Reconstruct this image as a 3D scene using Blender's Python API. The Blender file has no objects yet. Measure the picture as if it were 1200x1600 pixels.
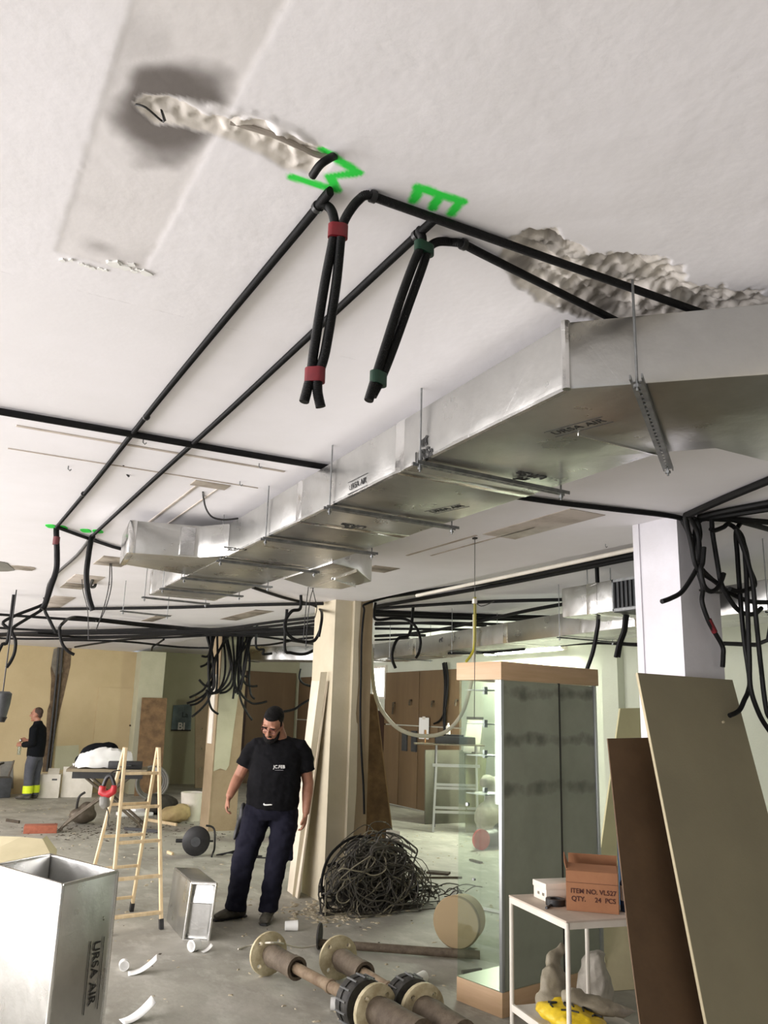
import bpy, bmesh, math, random
import numpy as np
from mathutils import Vector, Matrix, noise
random.seed(7)
PI = math.pi
SC = bpy.context.scene
COL = SC.collection

# ------------------------------------------------------------------ camera
FPX = 1300.0
_up = Vector((160, 5400, -1300)).normalized()
_yd = Vector((-730, -291, -1300)); _yd = (_yd - _up * _yd.dot(_up)).normalized()
_xd = _yd.cross(_up)
RW = Matrix((_xd, _yd, _up))                 # camera axes -> world
CAMP = Vector((0, 0, 1.72))
cd = bpy.data.cameras.new('camera'); cam = bpy.data.objects.new('camera', cd); COL.objects.link(cam)
cd.sensor_fit = 'VERTICAL'; cd.sensor_height = 36.0; cd.lens = FPX / 1600 * 36.0
cd.clip_start = 0.05; cd.clip_end = 200
cam.matrix_world = Matrix.Translation(CAMP) @ RW.to_4x4()
SC.camera = cam

# ------------------------------------------------------------------ world, lights, exposure
w = bpy.data.worlds.new('sky'); SC.world = w; w.use_nodes = True
bg = w.node_tree.nodes['Background']; bg.inputs[0].default_value = (0.80, 0.88, 1.0, 1); bg.inputs[1].default_value = 0.55
def area(name, loc, rot, sx, sy, power, color):
    l = bpy.data.lights.new(name, 'AREA'); l.shape = 'RECTANGLE'; l.size = sx; l.size_y = sy
    l.energy = power; l.color = color
    o = bpy.data.objects.new(name, l); COL.objects.link(o); o.location = loc; o.rotation_euler = rot
    return o
# daylight through the shop front that runs along the left-hand side of the room
for yy, pw in ((.6, 120), (3.2, 185), (5.8, 185), (8.4, 185), (11.0, 195), (13.6, 200)): area('shopfront_window_left_offscreen', (-4.2, yy, 1.42), (0, -PI / 2, 0), 2.2, 1.8, pw, (1.0, 0.955, 0.955))
vs = SC.view_settings
vs.view_transform = 'Standard'; vs.look = 'None'; vs.gamma = 1.0; vs.use_curve_mapping = False
vs.exposure = 0.02

# ------------------------------------------------------------------ pixel helpers (photo frame 1200 x 1600)
def ray(x, y): return RW @ Vector((x - 600, 800 - y, -FPX))
def at(x, y, z): d = ray(x, y); return CAMP + d * ((z - CAMP.z) / d.z)
def atX(x, y, X): d = ray(x, y); return CAMP + d * (X / d.x)
def atY(x, y, Y): d = ray(x, y); return CAMP + d * (Y / d.y)
def pj(p):
    c = RW.transposed() @ (Vector(p) - CAMP)
    return 600 + FPX * c.x / -c.z, 800 - FPX * c.y / -c.z
def zat(y, X, Y):
    lo, hi = -1.0, 4.0
    for _ in range(40):
        m = (lo + hi) / 2
        if pj((X, Y, m))[1] > y: lo = m
        else: hi = m
    return lo
CZ = 2.80
V = Vector

# ------------------------------------------------------------------ materials
def lin(c):
    return tuple(((v / 255) / 12.92 if v / 255 <= .04045 else ((v / 255 + .055) / 1.055) ** 2.4) for v in c) + (1,)
MATS = {}
def mat(name, c, rough=.6, metal=0., c2=None, scale=6., bump=0., bscale=40., detail=5., spec=.5, coat=0., contrast=(.35, .65), stretch=None):
    """plain procedural material: two colours mixed by noise, plus noise bump"""
    if name in MATS: return MATS[name]
    m = bpy.data.materials.new(name); m.use_nodes = True; nt = m.node_tree; N = nt.nodes; L = nt.links
    b = N['Principled BSDF']; b.inputs['Base Color'].default_value = lin(c)
    b.inputs['Roughness'].default_value = rough; b.inputs['Metallic'].default_value = metal
    b.inputs['Specular IOR Level'].default_value = spec
    b.inputs['Coat Weight'].default_value = coat
    tc = N.new('ShaderNodeTexCoord'); src = tc.outputs['Object']
    if stretch:
        mp = N.new('ShaderNodeMapping'); mp.inputs['Scale'].default_value = stretch
        L.new(src, mp.inputs[0]); src = mp.outputs[0]
    if c2:
        n = N.new('ShaderNodeTexNoise'); n.inputs['Scale'].default_value = scale; n.inputs['Detail'].default_value = detail
        n.inputs['Roughness'].default_value = .62
        r = N.new('ShaderNodeValToRGB'); r.color_ramp.elements[0].position = contrast[0]; r.color_ramp.elements[1].position = contrast[1]
        r.color_ramp.elements[0].color = lin(c); r.color_ramp.elements[1].color = lin(c2)
        L.new(src, n.inputs['Vector']); L.new(n.outputs['Fac'], r.inputs[0]); L.new(r.outputs[0], b.inputs['Base Color'])
    if bump:
        n2 = N.new('ShaderNodeTexNoise'); n2.inputs['Scale'].default_value = bscale; n2.inputs['Detail'].default_value = 4
        bp = N.new('ShaderNodeBump'); bp.inputs['Strength'].default_value = bump; bp.inputs['Distance'].default_value = .02
        L.new(src, n2.inputs['Vector']); L.new(n2.outputs['Fac'], bp.inputs['Height']); L.new(bp.outputs[0], b.inputs['Normal'])
    MATS[name] = m
    return m
def glass(name, c, rough=.02, alpha=.22):
    m = bpy.data.materials.new(name); m.use_nodes = True; nt = m.node_tree; N = nt.nodes; L = nt.links
    N.remove(N['Principled BSDF']); out = N['Material Output']
    tr = N.new('ShaderNodeBsdfTransparent'); tr.inputs[0].default_value = lin(c)
    gl = N.new('ShaderNodeBsdfGlossy'); gl.inputs[0].default_value = (.8, .85, .8, 1); gl.inputs[1].default_value = rough
    df = N.new('ShaderNodeBsdfDiffuse'); df.inputs[0].default_value = lin((170, 180, 165))
    fr0 = N.new('ShaderNodeLayerWeight'); fr0.inputs[0].default_value = .5; pw = N.new('ShaderNodeMath'); pw.operation = 'POWER'; pw.inputs[1].default_value = 4.0; L.new(fr0.outputs['Facing'], pw.inputs[0]); fr = N.new('ShaderNodeMapRange'); fr.inputs[3].default_value = .05; fr.inputs[4].default_value = .85; L.new(pw.outputs[0], fr.inputs[0])
    mx = N.new('ShaderNodeMixShader'); mx2 = N.new('ShaderNodeMixShader'); mx.inputs[0].default_value = alpha
    L.new(tr.outputs[0], mx.inputs[1]); L.new(df.outputs[0], mx.inputs[2])
    L.new(fr.outputs[0], mx2.inputs[0]); L.new(mx.outputs[0], mx2.inputs[1]); L.new(gl.outputs[0], mx2.inputs[2])
    L.new(mx2.outputs[0], out.inputs[0]); MATS[name] = m
    return m
def emit(name, c, s):
    m = bpy.data.materials.new(name); m.use_nodes = True; N = m.node_tree.nodes
    b = N['Principled BSDF']; b.inputs['Base Color'].default_value = lin(c); b.inputs['Emission Color'].default_value = lin(c)
    b.inputs['Emission Strength'].default_value = s; MATS[name] = m
    return m

CEILW = mat('ceiling_paint', (240, 238, 241), .75, c2=(234, 232, 234), scale=1.6, bump=.028, bscale=60)
WALLB = mat('wall_beige', (192, 174, 136), .8, c2=(180, 162, 124), scale=.9, bump=.1, bscale=30)
WALLG = mat('wall_green_grey', (180, 178, 150), .8, c2=(170, 168, 140), scale=1.1, bump=.1)
WALLW = mat('wall_white', (208, 212, 196), .8, c2=(198, 202, 186), scale=1.0, bump=.08)
BROWN = mat('brown_panel', (116, 95, 68), .55, c2=(104, 84, 59), scale=3, stretch=(1, 1, .15))
DKBR = mat('dark_brown_panel', (58, 36, 26), .5, c2=(48, 30, 22), scale=4)
COLW = mat('column_white', (222, 220, 226), .7, c2=(212, 210, 214), scale=3, bump=.06)
COLB = mat('column_beige', (206, 196, 172), .75, c2=(194, 184, 158), scale=2.5, bump=.08)
COLT = mat('column_tan', (158, 140, 112), .8, c2=(144, 126, 98), scale=3, bump=.15)
COLG = mat('plaster_pale_green', (184, 182, 156), .8, c2=(174, 172, 146), scale=3, bump=.1)
def foil(name, c, rough, bumpd):
    m = mat(name, c, rough, 1.0, c2=tuple(int(v * .9) for v in c), scale=2.2)
    nt = m.node_tree; N = nt.nodes; L = nt.links; b = N['Principled BSDF']
    tc = N['Texture Coordinate'] if 'Texture Coordinate' in N else N.new('ShaderNodeTexCoord')
    n1 = N.new('ShaderNodeTexNoise'); n1.inputs['Scale'].default_value = 3.2; n1.inputs['Detail'].default_value = 2; n1.inputs['Distortion'].default_value = .6
    n2 = N.new('ShaderNodeTexNoise'); n2.inputs['Scale'].default_value = 55; n2.inputs['Detail'].default_value = 3
    vz = N.new('ShaderNodeTexVoronoi'); vz.feature = 'DISTANCE_TO_EDGE'; vz.inputs['Scale'].default_value = 2.4
    cr = N.new('ShaderNodeMath'); cr.operation = 'LESS_THAN'; cr.inputs[1].default_value = .012
    b1 = N.new('ShaderNodeBump'); b1.inputs['Strength'].default_value = bumpd; b1.inputs['Distance'].default_value = .05
    b2 = N.new('ShaderNodeBump'); b2.inputs['Strength'].default_value = .10; b2.inputs['Distance'].default_value = .006
    b3 = N.new('ShaderNodeBump'); b3.inputs['Strength'].default_value = .25; b3.inputs['Distance'].default_value = .002
    for n in (n1, n2, vz): L.new(tc.outputs['Object'], n.inputs['Vector'])
    L.new(vz.outputs['Distance'], cr.inputs[0])
    L.new(n1.outputs['Fac'], b1.inputs['Height']); L.new(n2.outputs['Fac'], b2.inputs['Height']); L.new(cr.outputs[0], b3.inputs['Height'])
    L.new(b1.outputs[0], b2.inputs['Normal']); L.new(b2.outputs[0], b3.inputs['Normal']); L.new(b3.outputs[0], b.inputs['Normal'])
    n3 = N.new('ShaderNodeTexNoise'); n3.inputs['Scale'].default_value = 5; n3.inputs['Detail'].default_value = 6
    mr = N.new('ShaderNodeMapRange'); mr.inputs[3].default_value = rough - .08; mr.inputs[4].default_value = rough + .14
    L.new(tc.outputs['Object'], n3.inputs['Vector']); L.new(n3.outputs['Fac'], mr.inputs[0]); L.new(mr.outputs[0], b.inputs['Roughness'])
    return m
FOIL = foil('aluminium_foil', (205, 205, 202), .27, .18)
FOILT = foil('foil_tape', (238, 238, 236), .16, .22)
FOILB = FOIL
GALV = mat('galvanised_steel', (150, 152, 152), .4, .9, c2=(120, 122, 122), scale=20)
COND = mat('black_conduit', (13, 13, 14), .55, c2=(18, 18, 18), scale=30, spec=.22)
CONDG = mat('dusty_conduit', (44, 43, 42), .6, c2=(58, 57, 54), scale=20)
WIRE = mat('black_wire', (30, 29, 28), .5)
REDT = mat('red_tape', (116, 16, 28), .5, c2=(100, 12, 24), scale=30)
GRNT = mat('green_tape', (14, 52, 36), .5, c2=(18, 60, 42), scale=30)
GREENP = mat('green_spray', (40, 224, 70), .7, c2=(30, 200, 60), scale=60)
WOODL = mat('pale_pine', (222, 202, 164), .6, c2=(204, 180, 138), scale=5, stretch=(6, 6, .6))
WOODB = mat('beech_veneer', (206, 174, 138), .5, c2=(192, 160, 122), scale=3, stretch=(.6, .6, 8))
CHIP = mat('weathered_board', (132, 104, 72), .8, c2=(98, 76, 52), scale=7, bump=.15)
HARDB = mat('hardboard_brown', (104, 80, 56), .7, c2=(92, 70, 48), scale=5, bump=.04)
GYPG = mat('plasterboard_grey', (150, 142, 116), .8, c2=(142, 134, 110), scale=2.5, bump=.05, bscale=90)
GYPE = mat('plasterboard_edge', (196, 184, 152), .85)
WHITE = mat('white_paint', (226, 220, 208), .55, c2=(212, 206, 192), scale=5)
PAPER = mat('white_paper', (238, 238, 234), .7)
CREAM = mat('cream_board', (226, 220, 176), .6, c2=(216, 208, 164), scale=2)
CARD = mat('brown_cardboard', (160, 112, 78), .8, c2=(148, 102, 70), scale=5, bump=.05)
CARDP = mat('pale_cardboard', (196, 186, 152), .8, c2=(186, 176, 142), scale=4)
BLK = mat('black_plastic', (26, 26, 27), .45, c2=(38, 38, 38), scale=20)
DKGR = mat('dark_grey_plastic', (70, 72, 74), .5, c2=(56, 58, 60), scale=12)
MIDG = mat('mid_grey', (128, 126, 118), .6, c2=(112, 110, 104), scale=8)
REDP = mat('red_plastic', (190, 46, 50), .45, c2=(168, 38, 44), scale=15)
STEEL = mat('dusty_steel', (110, 100, 86), .55, .4, c2=(88, 80, 68), scale=12)
RUST = mat('rusty_pipe', (104, 92, 76), .75, c2=(78, 66, 52), scale=14, bump=.25, bscale=60)
RUSTL = mat('pale_rusty_pipe', (140, 122, 98), .75, c2=(112, 92, 70), scale=14, bump=.2, bscale=60)
FLAN = mat('cream_flange', (204, 194, 160), .6, c2=(164, 150, 116), scale=12, bump=.15)
RUBB = mat('black_rubber', (34, 33, 31), .65, c2=(62, 60, 54), scale=18, bump=.2)
SACK = mat('grey_plastic_sack', (150, 142, 122), .55, c2=(124, 116, 98), scale=9, bump=.5, bscale=14)
SACKP = mat('pale_sack', (176, 170, 158), .6, c2=(152, 146, 134), scale=9, bump=.5, bscale=14)
YEL = mat('yellow_bag', (226, 196, 40), .45, c2=(206, 174, 30), scale=12, bump=.4, bscale=18)
BRICK = mat('terracotta_brick', (166, 98, 74), .85, c2=(146, 84, 62), scale=20, bump=.2)
SKIN = mat('skin', (170, 122, 98), .55, c2=(158, 108, 86), scale=14)
HAIR = mat('dark_hair', (10, 9, 9), .75, spec=.2, c2=(18, 16, 15), scale=60, bump=.6, bscale=140)
HAIR2 = mat('brown_hair', (74, 54, 42), .6, c2=(56, 40, 32), scale=60, bump=.6, bscale=140)
SHIRT = mat('black_cotton', (17, 17, 19), .95, spec=.15, c2=(22, 22, 25), scale=8, bump=.45, bscale=9)
TROU = mat('navy_workwear', (22, 22, 33), .95, spec=.15, c2=(34, 34, 46), scale=5, bump=.5, bscale=8)
JACK = mat('black_fleece', (20, 22, 25), .95, spec=.15, c2=(20, 22, 25), scale=8, bump=.4, bscale=12)
GREYT = mat('grey_workwear', (84, 86, 92), .9, c2=(70, 72, 80), scale=6, bump=.4, bscale=10)
HIVIS = mat('hi_vis_yellow', (214, 232, 40), .7)
BOOT = mat('dusty_boot', (62, 60, 54), .85, c2=(92, 88, 78), scale=14, bump=.2)
MIRR = mat('mirror_green', (150, 152, 128), .3, .2, c2=(132, 134, 112), scale=3)
CABLE = mat('grey_cable', (84, 80, 70), .6, c2=(48, 46, 42), scale=10)
CABLEL = mat('pale_cable', (136, 130, 110), .6)
PLAS = mat('broken_plaster', (206, 196, 172), .9, c2=(160, 148, 124), scale=30, bump=.3)
DIRT = mat('dark_debris', (78, 68, 54), .9, c2=(56, 48, 38), scale=30)
STAIN = mat('lamp_ghost', (196, 186, 176), .8, c2=(150, 138, 124), scale=4, contrast=(.4, .7))
STAIND = mat('lamp_ghost_dark', (170, 160, 146), .8, c2=(92, 82, 70), scale=4, contrast=(.42, .66))
INK = mat('black_ink', (30, 30, 28), .6)
INKB = mat('brown_ink', (70, 30, 18), .7)
PVC = mat('cream_hose', (216, 212, 190), .5)
YELP = mat('yellow_hose', (196, 184, 60), .5)
GLASS = glass('cabinet_glass', (247, 250, 247), .02, .012)
CLEARP = glass('clear_plastic', (225, 230, 228), .12, .18)

# ------------------------------------------------------------------ mesh helpers
def frame(d, ref=None):
    d = V(d).normalized()
    a = V(ref) if ref else (V((0, 0, 1)) if abs(d.z) < .9 else V((1, 0, 0)))
    u = a - d * a.dot(d)
    if u.length < 1e-5: a = V((0, 1, 0)); u = a - d * a.dot(d)
    u.normalize()
    return u, d.cross(u)
def cr(pts, n=6, closed=False):
    P = [V(p) for p in pts]; out = []
    if len(P) < 3: return P
    for i in range(len(P) - 1):
        p0 = P[max(i - 1, 0)]; p1 = P[i]; p2 = P[i + 1]; p3 = P[min(i + 2, len(P) - 1)]
        for k in range(n):
            t = k / n
            out.append(.5 * ((2 * p1) + (p2 - p0) * t + (2 * p0 - 5 * p1 + 4 * p2 - p3) * t * t + (3 * p1 - p0 - 3 * p2 + p3) * t ** 3))
    out.append(P[-1]); return out
class MB:
    def __init__(s): s.v = []; s.f = []
    def add(s, vs_, fs, M=None):
        o = len(s.v)
        for q in vs_: s.v.append(M @ V(q) if M else V(q))
        for q in fs: s.f.append(tuple(i + o for i in q))
        return s
    def box(s, c, d, M=None):
        x, y, z = d[0] / 2, d[1] / 2, d[2] / 2
        vv = [V(c) + V((a * x, b * y, e * z)) for a in (-1, 1) for b in (-1, 1) for e in (-1, 1)]
        return s.add(vv, [(0, 1, 3, 2), (4, 6, 7, 5), (0, 4, 5, 1), (2, 3, 7, 6), (0, 2, 6, 4), (1, 5, 7, 3)], M)
    def mm(s, a, b, M=None):
        return s.box([(p + q) / 2 for p, q in zip(a, b)], [abs(q - p) for p, q in zip(a, b)], M)
    def beam(s, a, b, wd, h, ref=None):
        a = V(a); b = V(b); d = b - a; u, v = frame(d, ref)
        vv = []
        for p in (a, b):
            for i, j in ((-1, -1), (1, -1), (1, 1), (-1, 1)): vv.append(p + u * (i * wd / 2) + v * (j * h / 2))
        return s.add(vv, [(0, 3, 2, 1), (4, 5, 6, 7), (0, 1, 5, 4), (1, 2, 6, 5), (2, 3, 7, 6), (3, 0, 4, 7)])
    def limb(s, pts, radii, n=10, ref=None, cap=True):
        """tube with per-point radius (float or (ru,rv) with u along ref)"""
        P = [V(p) for p in pts]; o = len(s.v); u = None
        for i, p in enumerate(P):
            d = (P[min(i + 1, len(P) - 1)] - P[max(i - 1, 0)])
            if d.length < 1e-7: d = V((0, 0, 1))
            d.normalize()
            if ref is not None: u, v = frame(d, ref)
            elif u is None: u, v = frame(d)
            else:
                u = u - d * u.dot(d)
                if u.length < 1e-6: u, v = frame(d)
                u.normalize(); v = d.cross(u)
            r = radii[i] if isinstance(radii, (list, tuple)) else radii
            ru, rv = r if isinstance(r, (list, tuple)) else (r, r)
            for k in range(n):
                t = 2 * PI * k / n; s.v.append(p + u * (math.cos(t) * ru) + v * (math.sin(t) * rv))
        for i in range(len(P) - 1):
            for k in range(n):
                a = o + i * n + k; b = o + i * n + (k + 1) % n
                s.f.append((a, b, b + n, a + n))
        if cap:
            s.f.append(tuple(o + k for k in range(n - 1, -1, -1)))
            s.f.append(tuple(o + (len(P) - 1) * n + k for k in range(n)))
        return s
    def ell(s, c, r, M=None, n=14, m=9):
        vv = []; ff = []
        vv.append(V((0, 0, -1)))
        for i in range(1, m):
            a = -PI / 2 + PI * i / m
            for k in range(n): vv.append(V((math.cos(a) * math.cos(2 * PI * k / n), math.cos(a) * math.sin(2 * PI * k / n), math.sin(a))))
        vv.append(V((0, 0, 1)))
        for k in range(n):
            ff.append((0, 1 + (k + 1) % n, 1 + k)); t = len(vv) - 1; q = 1 + (m - 2) * n
            ff.append((t, q + k, q + (k + 1) % n))
            for i in range(m - 2):
                a = 1 + i * n + k; b = 1 + i * n + (k + 1) % n; ff.append((a, b, b + n, a + n))
        vv = [V(c) + V((q.x * r[0], q.y * r[1], q.z * r[2])) for q in vv]
        return s.add(vv, ff, M)
    def lathe(s, prof, a, b, n=20):
        """profile [(t along a->b in metres, radius)]"""
        a = V(a); d = (V(b) - a).normalized()
        return s.limb_axis(a, d, prof, n)
    def limb_axis(s, a, d, prof, n):
        u, v = frame(d); o = len(s.v)
        for t, r in prof:
            for k in range(n):
                q = 2 * PI * k / n; s.v.append(a + d * t + u * (math.cos(q) * r) + v * (math.sin(q) * r))
        for i in range(len(prof) - 1):
            for k in range(n):
                p = o + i * n + k; q = o + i * n + (k + 1) % n; s.f.append((p, q, q + n, p + n))
        if prof[0][1] > 1e-6: s.f.append(tuple(o + k for k in range(n - 1, -1, -1)))
        if prof[-1][1] > 1e-6: s.f.append(tuple(o + (len(prof) - 1) * n + k for k in range(n)))
        return s
    def prism(s, poly, z0, z1, M=None):
        n = len(poly); vv = [V((p[0], p[1], z0)) for p in poly] + [V((p[0], p[1], z1)) for p in poly]
        ar = sum(poly[i][0] * poly[(i + 1) % n][1] - poly[(i + 1) % n][0] * poly[i][1] for i in range(n))
        ff = [tuple(range(n - 1, -1, -1)), tuple(range(n, 2 * n))] + [(i, (i + 1) % n, (i + 1) % n + n, i + n) for i in range(n)]
        if ar < 0: ff = [tuple(reversed(q)) for q in ff]
        return s.add(vv, ff, M)
    def plate(s, quad, t):
        """thick plate from a 3D quad, thickness t along its normal (both ways)"""
        Q = [V(q) for q in quad]; nn = (Q[1] - Q[0]).cross(Q[-1] - Q[0]).normalized() * (t / 2); n = len(Q)
        vv = [q - nn for q in Q] + [q + nn for q in Q]
        ff = [tuple(range(n - 1, -1, -1)), tuple(range(n, 2 * n))] + [(i, (i + 1) % n, (i + 1) % n + n, i + n) for i in range(n)]
        return s.add(vv, ff)
    def mesh(s, name, bevel=0., origin=None, sharp=40):
        me = bpy.data.meshes.new(name); o = V(origin) if origin else V((0, 0, 0))
        me.from_pydata([tuple(q - o) for q in s.v], [], s.f); me.update()
        if bevel:
            bm = bmesh.new(); bm.from_mesh(me)
            bmesh.ops.recalc_face_normals(bm, faces=bm.faces)
            ed = [e for e in bm.edges if len(e.link_faces) == 2 and e.calc_face_angle(0) > .5]
            bmesh.ops.bevel(bm, geom=ed, offset=bevel, segments=2, affect='EDGES', profile=.6)
            bm.to_mesh(me); bm.free()
        me.polygons.foreach_set('use_smooth', [True] * len(me.polygons))
        me.set_sharp_from_angle(angle=math.radians(sharp))
        return me
    def build(s, name, m, parent=None, bevel=0., origin=None, sharp=40):
        me = s.mesh(name, bevel, origin, sharp); me.materials.append(m)
        o = bpy.data.objects.new(name, me); COL.objects.link(o)
        if parent: o.parent = parent
        elif origin is not None: o.location = V(origin)
        return o
    def fused(s, name, m, parent=None, voxel=.01, smooth=4, wrinkle=0.):
        """one continuous skin over everything collected (voxel union)"""
        me = s.mesh(name); t = bpy.data.objects.new(name, me); COL.objects.link(t)
        r = t.modifiers.new('r', 'REMESH'); r.mode = 'VOXEL'; r.voxel_size = voxel
        q = t.modifiers.new('s', 'SMOOTH'); q.iterations = smooth; q.factor = .5
        bpy.context.view_layer.update()
        dg = bpy.context.evaluated_depsgraph_get(); out = bpy.data.meshes.new_from_object(t.evaluated_get(dg))
        bpy.data.objects.remove(t); bpy.data.meshes.remove(me)
        out.name = name; out.materials.clear(); out.materials.append(m)
        out.polygons.foreach_set('use_smooth', [True] * len(out.polygons))
        if wrinkle:
            NM = [v.normal.copy() for v in out.vertices]
            for v, nm in zip(out.vertices, NM):
                c = v.co; v.co = c + nm * wrinkle * (noise.noise(V((c.x * 9 + c.z * 5, c.y * 9, c.z * 16 - c.x * 7))) + .5 * noise.noise(V((c.x * 24, c.y * 20, c.z * 34 + c.x * 12))))
        o = bpy.data.objects.new(name, out); COL.objects.link(o)
        if parent: o.parent = parent
        return o
def cut(o, cutter):
    """cut real openings into a part"""
    cm = cutter.mesh('cutter'); c = bpy.data.objects.new('cutter', cm); COL.objects.link(c); c.parent = o.parent
    b = o.modifiers.new('b', 'BOOLEAN'); b.operation = 'DIFFERENCE'; b.solver = 'EXACT'; b.object = c
    bpy.context.view_layer.update()
    me = bpy.data.meshes.new_from_object(o.evaluated_get(bpy.context.evaluated_depsgraph_get())); me.name = o.data.name
    o.modifiers.clear(); o.data = me; bpy.data.objects.remove(c); bpy.data.meshes.remove(cm)
    me.set_sharp_from_angle(angle=math.radians(40))
def tag(o, label, cat=None, group=None, kind=None):
    if label: o['label'] = label
    if cat: o['category'] = cat
    if group: o['group'] = group
    if kind: o['kind'] = kind
    return o
def thing(name, label, cat, loc=(0, 0, 0), rz=0., group=None):
    o = bpy.data.objects.new(name, None); COL.objects.link(o); o.location = loc; o.rotation_euler = (0, 0, rz)
    o.empty_display_size = .1
    return tag(o, label, cat, group)
def text(body, size, M, name, m, parent, ext=.0006, align='CENTER', bold=0.):
    cu = bpy.data.curves.new(name, 'FONT'); cu.body = body; cu.size = size; cu.extrude = ext; cu.align_x = align; cu.align_y = 'CENTER'
    cu.offset = bold
    t = bpy.data.objects.new(name, cu); COL.objects.link(t); bpy.context.view_layer.update()
    me = bpy.data.meshes.new_from_object(t.evaluated_get(bpy.context.evaluated_depsgraph_get()))
    bpy.data.objects.remove(t); bpy.data.curves.remove(cu)
    me.transform(M); me.materials.clear(); me.materials.append(m)
    o = bpy.data.objects.new(name, me); COL.objects.link(o); o.parent = parent
    return o
def basis(x, y, o):
    x = V(x).normalized(); y = V(y); y = (y - x * y.dot(x)).normalized(); z = x.cross(y)
    return Matrix(((x.x, y.x, z.x, o[0]), (x.y, y.y, z.y, o[1]), (x.z, y.z, z.z, o[2]), (0, 0, 0, 1)))
def cable(name, pts, r, m, label, cat, group=None, n=8, sm=6, parent=None):
    P = cr(pts, sm) if sm > 1 else [V(p) for p in pts]
    o = MB().limb(P, r, n).build(name, m, parent, origin=None if parent else pts[0])
    return tag(o, label, cat, group) if not parent else o

# ================================================================== SETTING
def struct(o, label, cat): return tag(o, label, cat, kind='structure')
XR, YB, YA, X0, YF = 8.3, 18.0, 19.6, -4.2, -3.9

# floor: dusty concrete
def floor_mat():
    m = mat('dusty_concrete', (134, 131, 120), .6, c2=(176, 173, 162), scale=1.4, bump=.10, bscale=22, detail=8, contrast=(.32, .68))
    nt = m.node_tree; N = nt.nodes; L = nt.links; b = N['Principled BSDF']
    tc = N['Texture Coordinate']
    n = N.new('ShaderNodeTexNoise'); n.inputs['Scale'].default_value = 5; n.inputs['Detail'].default_value = 9; n.inputs['Roughness'].default_value = .7
    mp = N.new('ShaderNodeMapping'); mp.inputs['Scale'].default_value = (1, .45, 1); mp.inputs['Rotation'].default_value = (0, 0, .5)
    r = N.new('ShaderNodeValToRGB'); r.color_ramp.elements[0].position = .5; r.color_ramp.elements[1].position = .72
    r.color_ramp.elements[0].color = (0, 0, 0, 1); r.color_ramp.elements[1].color = (1, 1, 1, 1)
    mx = N.new('ShaderNodeMix'); mx.data_type = 'RGBA'; mx.inputs[7].default_value = lin((190, 188, 178))
    old = b.inputs['Base Color'].links[0].from_socket
    L.new(tc.outputs['Object'], mp.inputs[0]); L.new(mp.outputs[0], n.inputs['Vector']); L.new(n.outputs['Fac'], r.inputs[0])
    L.new(r.outputs[0], mx.inputs[0]); L.new(old, mx.inputs[6]); L.new(mx.outputs[2], b.inputs['Base Color'])
    return m
fl = MB(); fl.mm((X0, YF, -.12), (XR + .2, YA + .2, 0))
struct(fl.build('floor', floor_mat()), 'dusty grey concrete floor littered with rubble', 'floor')

# ceiling: big slab pieces around a finely modelled, damaged patch
PX0, PX1, PY0, PY1 = -.1, 2.1, .6, 2.2
STEPX = 3.82; CZ2 = 2.93
c = MB()
c.mm((X0, YF, CZ), (PX0, YA + .2, CZ + .3)); c.mm((PX1, YF, CZ), (STEPX, YA + .2, CZ + .3))
c.mm((PX0, YF, CZ), (PX1, PY0, CZ + .3)); c.mm((PX0, PY1, CZ), (PX1, YA + .2, CZ + .3))
ceil = struct(c.build('ceiling', CEILW), 'white painted ceiling with lamp scars and green spray marks', 'ceiling')
MB().mm((STEPX, YF, CZ2), (XR + .2, YA + .2, CZ2 + .2)).build('raised_bay', CEILW, ceil)

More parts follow.
